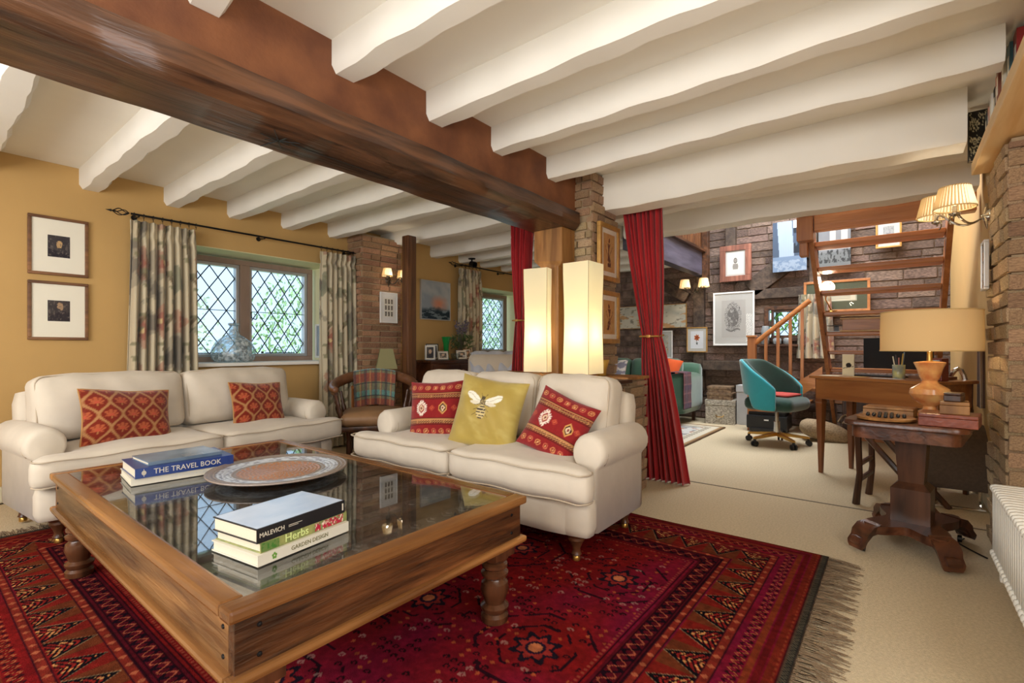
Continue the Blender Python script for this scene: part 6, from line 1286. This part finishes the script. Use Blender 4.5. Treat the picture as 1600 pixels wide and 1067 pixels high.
# ================================================================ PEDESTAL TABLE
PT = (3.20, -0.065, 0.0); pa = math.radians(-9)
pt = thing('pedestal_table', 'dark mahogany pedestal table with four carved feet beside the chimney', 'table', PT, pa)
def rr_pts(hx_, hy_, r, n=5): return [(x, y) for x, y, z in loop_pts(hx_, hy_, r, 0, n)]
b = bmesh.new(); P = rr_pts(0.32, 0.235, 0.06); loft(b, [[(x*s, y*s, z) for x, y in P] for s, z in ((0.985, 0.625), (1.0, 0.63), (1.0, 0.645), (0.985, 0.652))]); obj('top', b, 'mahog', pt, smooth=True)
b = bmesh.new(); P = rr_pts(0.285, 0.205, 0.05); loft(b, [[(x, y, z) for x, y in P] for z in (0.565, 0.625)]); obj('frieze', b, 'mahog', pt, smooth=True)
b = bmesh.new(); loft(b, [[(x*s, y*s, z) for x, y in ((-1, -1), (1, -1), (1, 1), (-1, 1))] for s, z in ((0.078, 0.13), (0.078, 0.30), (0.070, 0.31), (0.060, 0.32), (0.050, 0.33), (0.058, 0.45), (0.064, 0.565))]); obj('pedestal', b, 'mahogz', pt)
b = bmesh.new()   # quatrefoil platform with concave sides
P = []
for k in range(48):
    a = k*2*PI/48; r = 0.115+0.115*abs(math.cos(2*(a-PI/4)))**2.5; P.append((r*math.cos(a)*1.45, r*math.sin(a)*0.95))
loft(b, [[(x, y, z) for x, y in P] for z in (0.095, 0.135)]); obj('platform', b, 'mahog', pt, smooth=True)
for sx in (-1, 1):
    for sy_ in (-1, 1):
        b = bmesh.new(); d = Vector((sx*1.45, sy_*0.95, 0)).normalized(); n_ = Vector((-d.y, d.x, 0)); c0 = Vector((sx*0.225, sy_*0.140, 0))
        prof = [(-0.03, 0.14, 0.045), (0.015, 0.13, 0.05), (0.045, 0.10, 0.05), (0.055, 0.075, 0.046), (0.075, 0.05, 0.046), (0.08, 0.035, 0.04)]
        rings = [[c0+d*(q-0.0)+n_*w2+Vector((0, 0, z)) for w2, z in ((-ww, z1), (ww, z1), (ww*0.8, z1-0.045 if z1 > 0.06 else 0.02), (-ww*0.8, z1-0.045 if z1 > 0.06 else 0.02))] for q, z1, ww in prof]
        loft(b, rings); 
        lathe(b, [(0.001, -0.03), (0.022, -0.026), (0.026, 0), (0.022, 0.026), (0.001, 0.03)], 12, (0, 0, 0), Matrix.Translation(c0+d*0.062+Vector((0, 0, 0.055))) @ Euler((0, 0, math.atan2(n_.y, n_.x))).to_matrix().to_4x4() @ Euler((0, PI/2, 0)).to_matrix().to_4x4())
        ft = obj('foot', b, 'mahog', pt, smooth=True)
        cb_ = bmesh.new(); lathe(cb_, [(0.008, -0.01), (0.018, -0.008), (0.018, 0.008), (0.008, 0.01)], 12, (0, 0, 0), Matrix.Translation(c0+d*0.03+Vector((0, 0, 0.018))) @ TR(0, 0, 0, PI/2)); obj('castor', cb_, 'plasticblack', ft)
def onpt(x, y, z=0.652):
    return (PT[0]+x*math.cos(pa)-y*math.sin(pa), PT[1]+x*math.sin(pa)+y*math.cos(pa), z)
t = thing('solitaire_board', 'round wooden solitaire board with black marbles on the pedestal table', 'board game', onpt(-0.20, 0.075, 0.653))
b = bmesh.new(); lathe(b, [(0.10, 0), (0.116, 0.004), (0.118, 0.014), (0.108, 0.018), (0.10, 0.014), (0.098, 0.016), (0.001, 0.016)], 36); obj('board', b, 'oak_light', t, smooth=True)
for i in range(7):
    for j in range(7):
        if (i in (0, 1, 5, 6)) and (j in (0, 1, 5, 6)): continue
        b_ = bmesh.new(); bmesh.ops.create_icosphere(b_, subdivisions=1, radius=0.0088, matrix=Matrix.Translation(((i-3)*0.0235, (j-3)*0.0235, 0.023))); o = obj('marble', b_, 'plasticblack', t, smooth='all')
def wbox(label, p, rz, s, m, z, name='wooden_box'):
    t = thing(name, label, 'box', (p[0], p[1], z), rz); obj('body', box((-s[0]/2, -s[1]/2, 0), (s[0]/2, s[1]/2, s[2]*0.7), 0.003), m, t); obj('lid', box((-s[0]/2, -s[1]/2, s[2]*0.7+0.0008), (s[0]/2, s[1]/2, s[2]), 0.004), m, t)
    return t
wbox('flat tan wooden box behind the solitaire board', onpt(0.02, 0.095), pa, (0.13, 0.21, 0.045), 'oak_light', 0.653)
wbox('wide reddish mahogany box at the bottom right of the pedestal table', onpt(-0.20, -0.16), pa, (0.19, 0.20, 0.055), wood('red_mahogany', (146, 72, 48), (112, 50, 34), 0.3, 'X', 1.2, patch=0.15), 0.653)
p_ = onpt(-0.20, -0.175); wbox('tan wooden box in the middle of the stack on the pedestal table', p_, pa+0.1, (0.12, 0.10, 0.055), 'oak_light', 0.7085)
wbox('tiny dark wooden box on top of the stack on the pedestal table', p_, pa-0.15, (0.07, 0.06, 0.038), 'mahogz', 0.764)

# ================================================================ RADIATOR
rd = thing('column_radiator', 'low white column radiator at the foot of the chimney', 'radiator', (2.35, -0.40, 0.0))
b = bmesh.new(); rings = []
cb_ = bmesh.new()
for yy in (-0.055, 0.0, 0.055):
    tube(cb_, [(0, yy, 0.11), (0, yy, 0.39)], 0.0135, 8)
rbox(cb_, (0.034, 0.155, 0.036), 0.016, (3, 8, 3), m=TR(0, 0, 0.39)); rbox(cb_, (0.034, 0.155, 0.036), 0.016, (3, 8, 3), m=TR(0, 0, 0.105))
o0 = obj('column', cb_, 'radiator', rd, (0.64, 0, 0), smooth='all')
for i in range(1, 32):
    o = link('column', o0.data, rd, (0.64-i*0.042, 0, 0))
for sx in (0.6, -0.6): obj('foot', box((sx-0.015, -0.05, 0), (sx+0.015, 0.05, 0.095), 0.003), 'radiator', rd)
b = bmesh.new(); tube(b, [(0.655, 0.0, 0.11), (0.69, 0.0, 0.11), (0.69, 0, 0.0)], 0.009, 8); obj('valve_pipe', b, 'chrome', rd, smooth=True)
t = thing('floor_cable', 'thin dark cable on the carpet by the radiator end', 'cable', (3.2, -0.30, 0.0)); b = bmesh.new(); tube(b, spline([(0.28, 0.02, 0.005), (0.20, 0.05, 0.005), (0.12, 0.02, 0.005), (0.02, -0.04, 0.005)], 5), 0.0035, 6); obj('wire', b, 'iron', t)

# ================================================================ BOOKS ON THE PINE SHELF
x = 3.59; specs = [((38, 34, 30), 0.115, 0.032, 1), ((60, 50, 44), 0.145, 0.050, 0), ((200, 132, 110), 0.145, 0.040, 0), ((46, 60, 66), 0.138, 0.055, 0), ((214, 160, 140), 0.148, 0.033, 0), ((226, 220, 206), 0.150, 0.045, 0), ((150, 130, 110), 0.140, 0.040, 0), ((236, 232, 220), 0.160, 0.050, 0), ((60, 56, 52), 0.170, 0.045, 0), ((120, 160, 136), 0.200, 0.065, 0), ((190, 96, 70), 0.180, 0.035, 0), ((140, 80, 60), 0.210, 0.050, 0), ((38, 88, 156), 0.245, 0.090, 0), ((210, 200, 180), 0.220, 0.050, 0), ((70, 110, 120), 0.200, 0.062, 0), ((150, 40, 40), 0.220, 0.075, 0)]
cn = {(38, 34, 30): 'black book with a pale floral cover facing out at the end of the pine shelf', (60, 50, 44): 'dark brown book next to the floral-covered one on the pine shelf', (200, 132, 110): 'thin salmon book near the far end of the pine shelf', (46, 60, 66): 'slate-blue book on the pine shelf', (214, 160, 140): 'thinnest pink book on the pine shelf', (226, 220, 206): 'off-white book beside the thin pink one on the pine shelf', (150, 130, 110): 'tan book in the middle of the pine shelf', (236, 232, 220): 'bright white book left of the charcoal one on the pine shelf', (60, 56, 52): 'charcoal book left of the green one on the pine shelf', (120, 160, 136): 'tall sage green book on the pine shelf', (190, 96, 70): 'thin orange-red book beside the sage green one', (140, 80, 60): 'reddish brown book beside the big blue one', (38, 88, 156): 'tallest bright blue book on the pine shelf', (210, 200, 180): 'beige book right of the big blue one', (70, 110, 120): 'blue-green book near the right edge of the pine shelf', (150, 40, 40): 'dark red book nearest the camera on the pine shelf'}
for c, h, th_, fc in specs:
    h = 0.262 if fc else min(0.268, h+0.055)
    t = thing('shelf_book', cn[c], 'book', (x-th_/2, -0.435+0.012*math.sin(x*37), 2.0005), 0, 'books standing on the pine shelf'); m_ = mat('shelfbook_%d_%d' % c[:2], c, 0.45); dp = 0.14
    b = bmesh.new(); bx(b, (-th_/2+0.001, 0, h/2), (0.002, dp, h)); bx(b, (th_/2-0.001, 0, h/2), (0.002, dp, h)); bx(b, (0, dp/2-0.001, h/2), (th_-0.004, 0.002, h)); obj('cover', b, m_, t)
    b = bmesh.new(); bx(b, (0, -0.002, h/2), (th_-0.004, dp-0.006, h-0.008)); obj('pages', b, 'paper', t)
    if fc: t.location.y = -0.372; gridmesh('cover_print', 40, 40, lambda U, V: (0*U-th_/2-0.0006, (U-0.5)*0.13, 0.004+V*(h-0.008)), lambda U, V: out(put(base(U, (40, 38, 34)), (fbm(U*9, V*9, 3) > 0.52) & (np.sin(fbm(U*5, V*5, 1)*40) > 0.0), (206, 196, 160))), 'paint', t)
    else:
        b = bmesh.new(); bx(b, (0, dp/2+0.0004, h*0.65), (th_*0.5, 0.0008, h*0.3)); obj('title_panel', b, 'mount', t)
    x -= th_+0.0015
t = thing('wall_cable', 'white cable running up the wall at the floor left of the bay-window sofa', 'cable', (0.50, 4.55, 0.0)); b = bmesh.new(); tube(b, spline([(0, 0.03, 0.10), (0.0, 0.0, 0.02), (-0.05, -0.03, 0.006), (-0.12, -0.05, 0.006)], 5), 0.004, 6); obj('wire', b, 'iron', t)
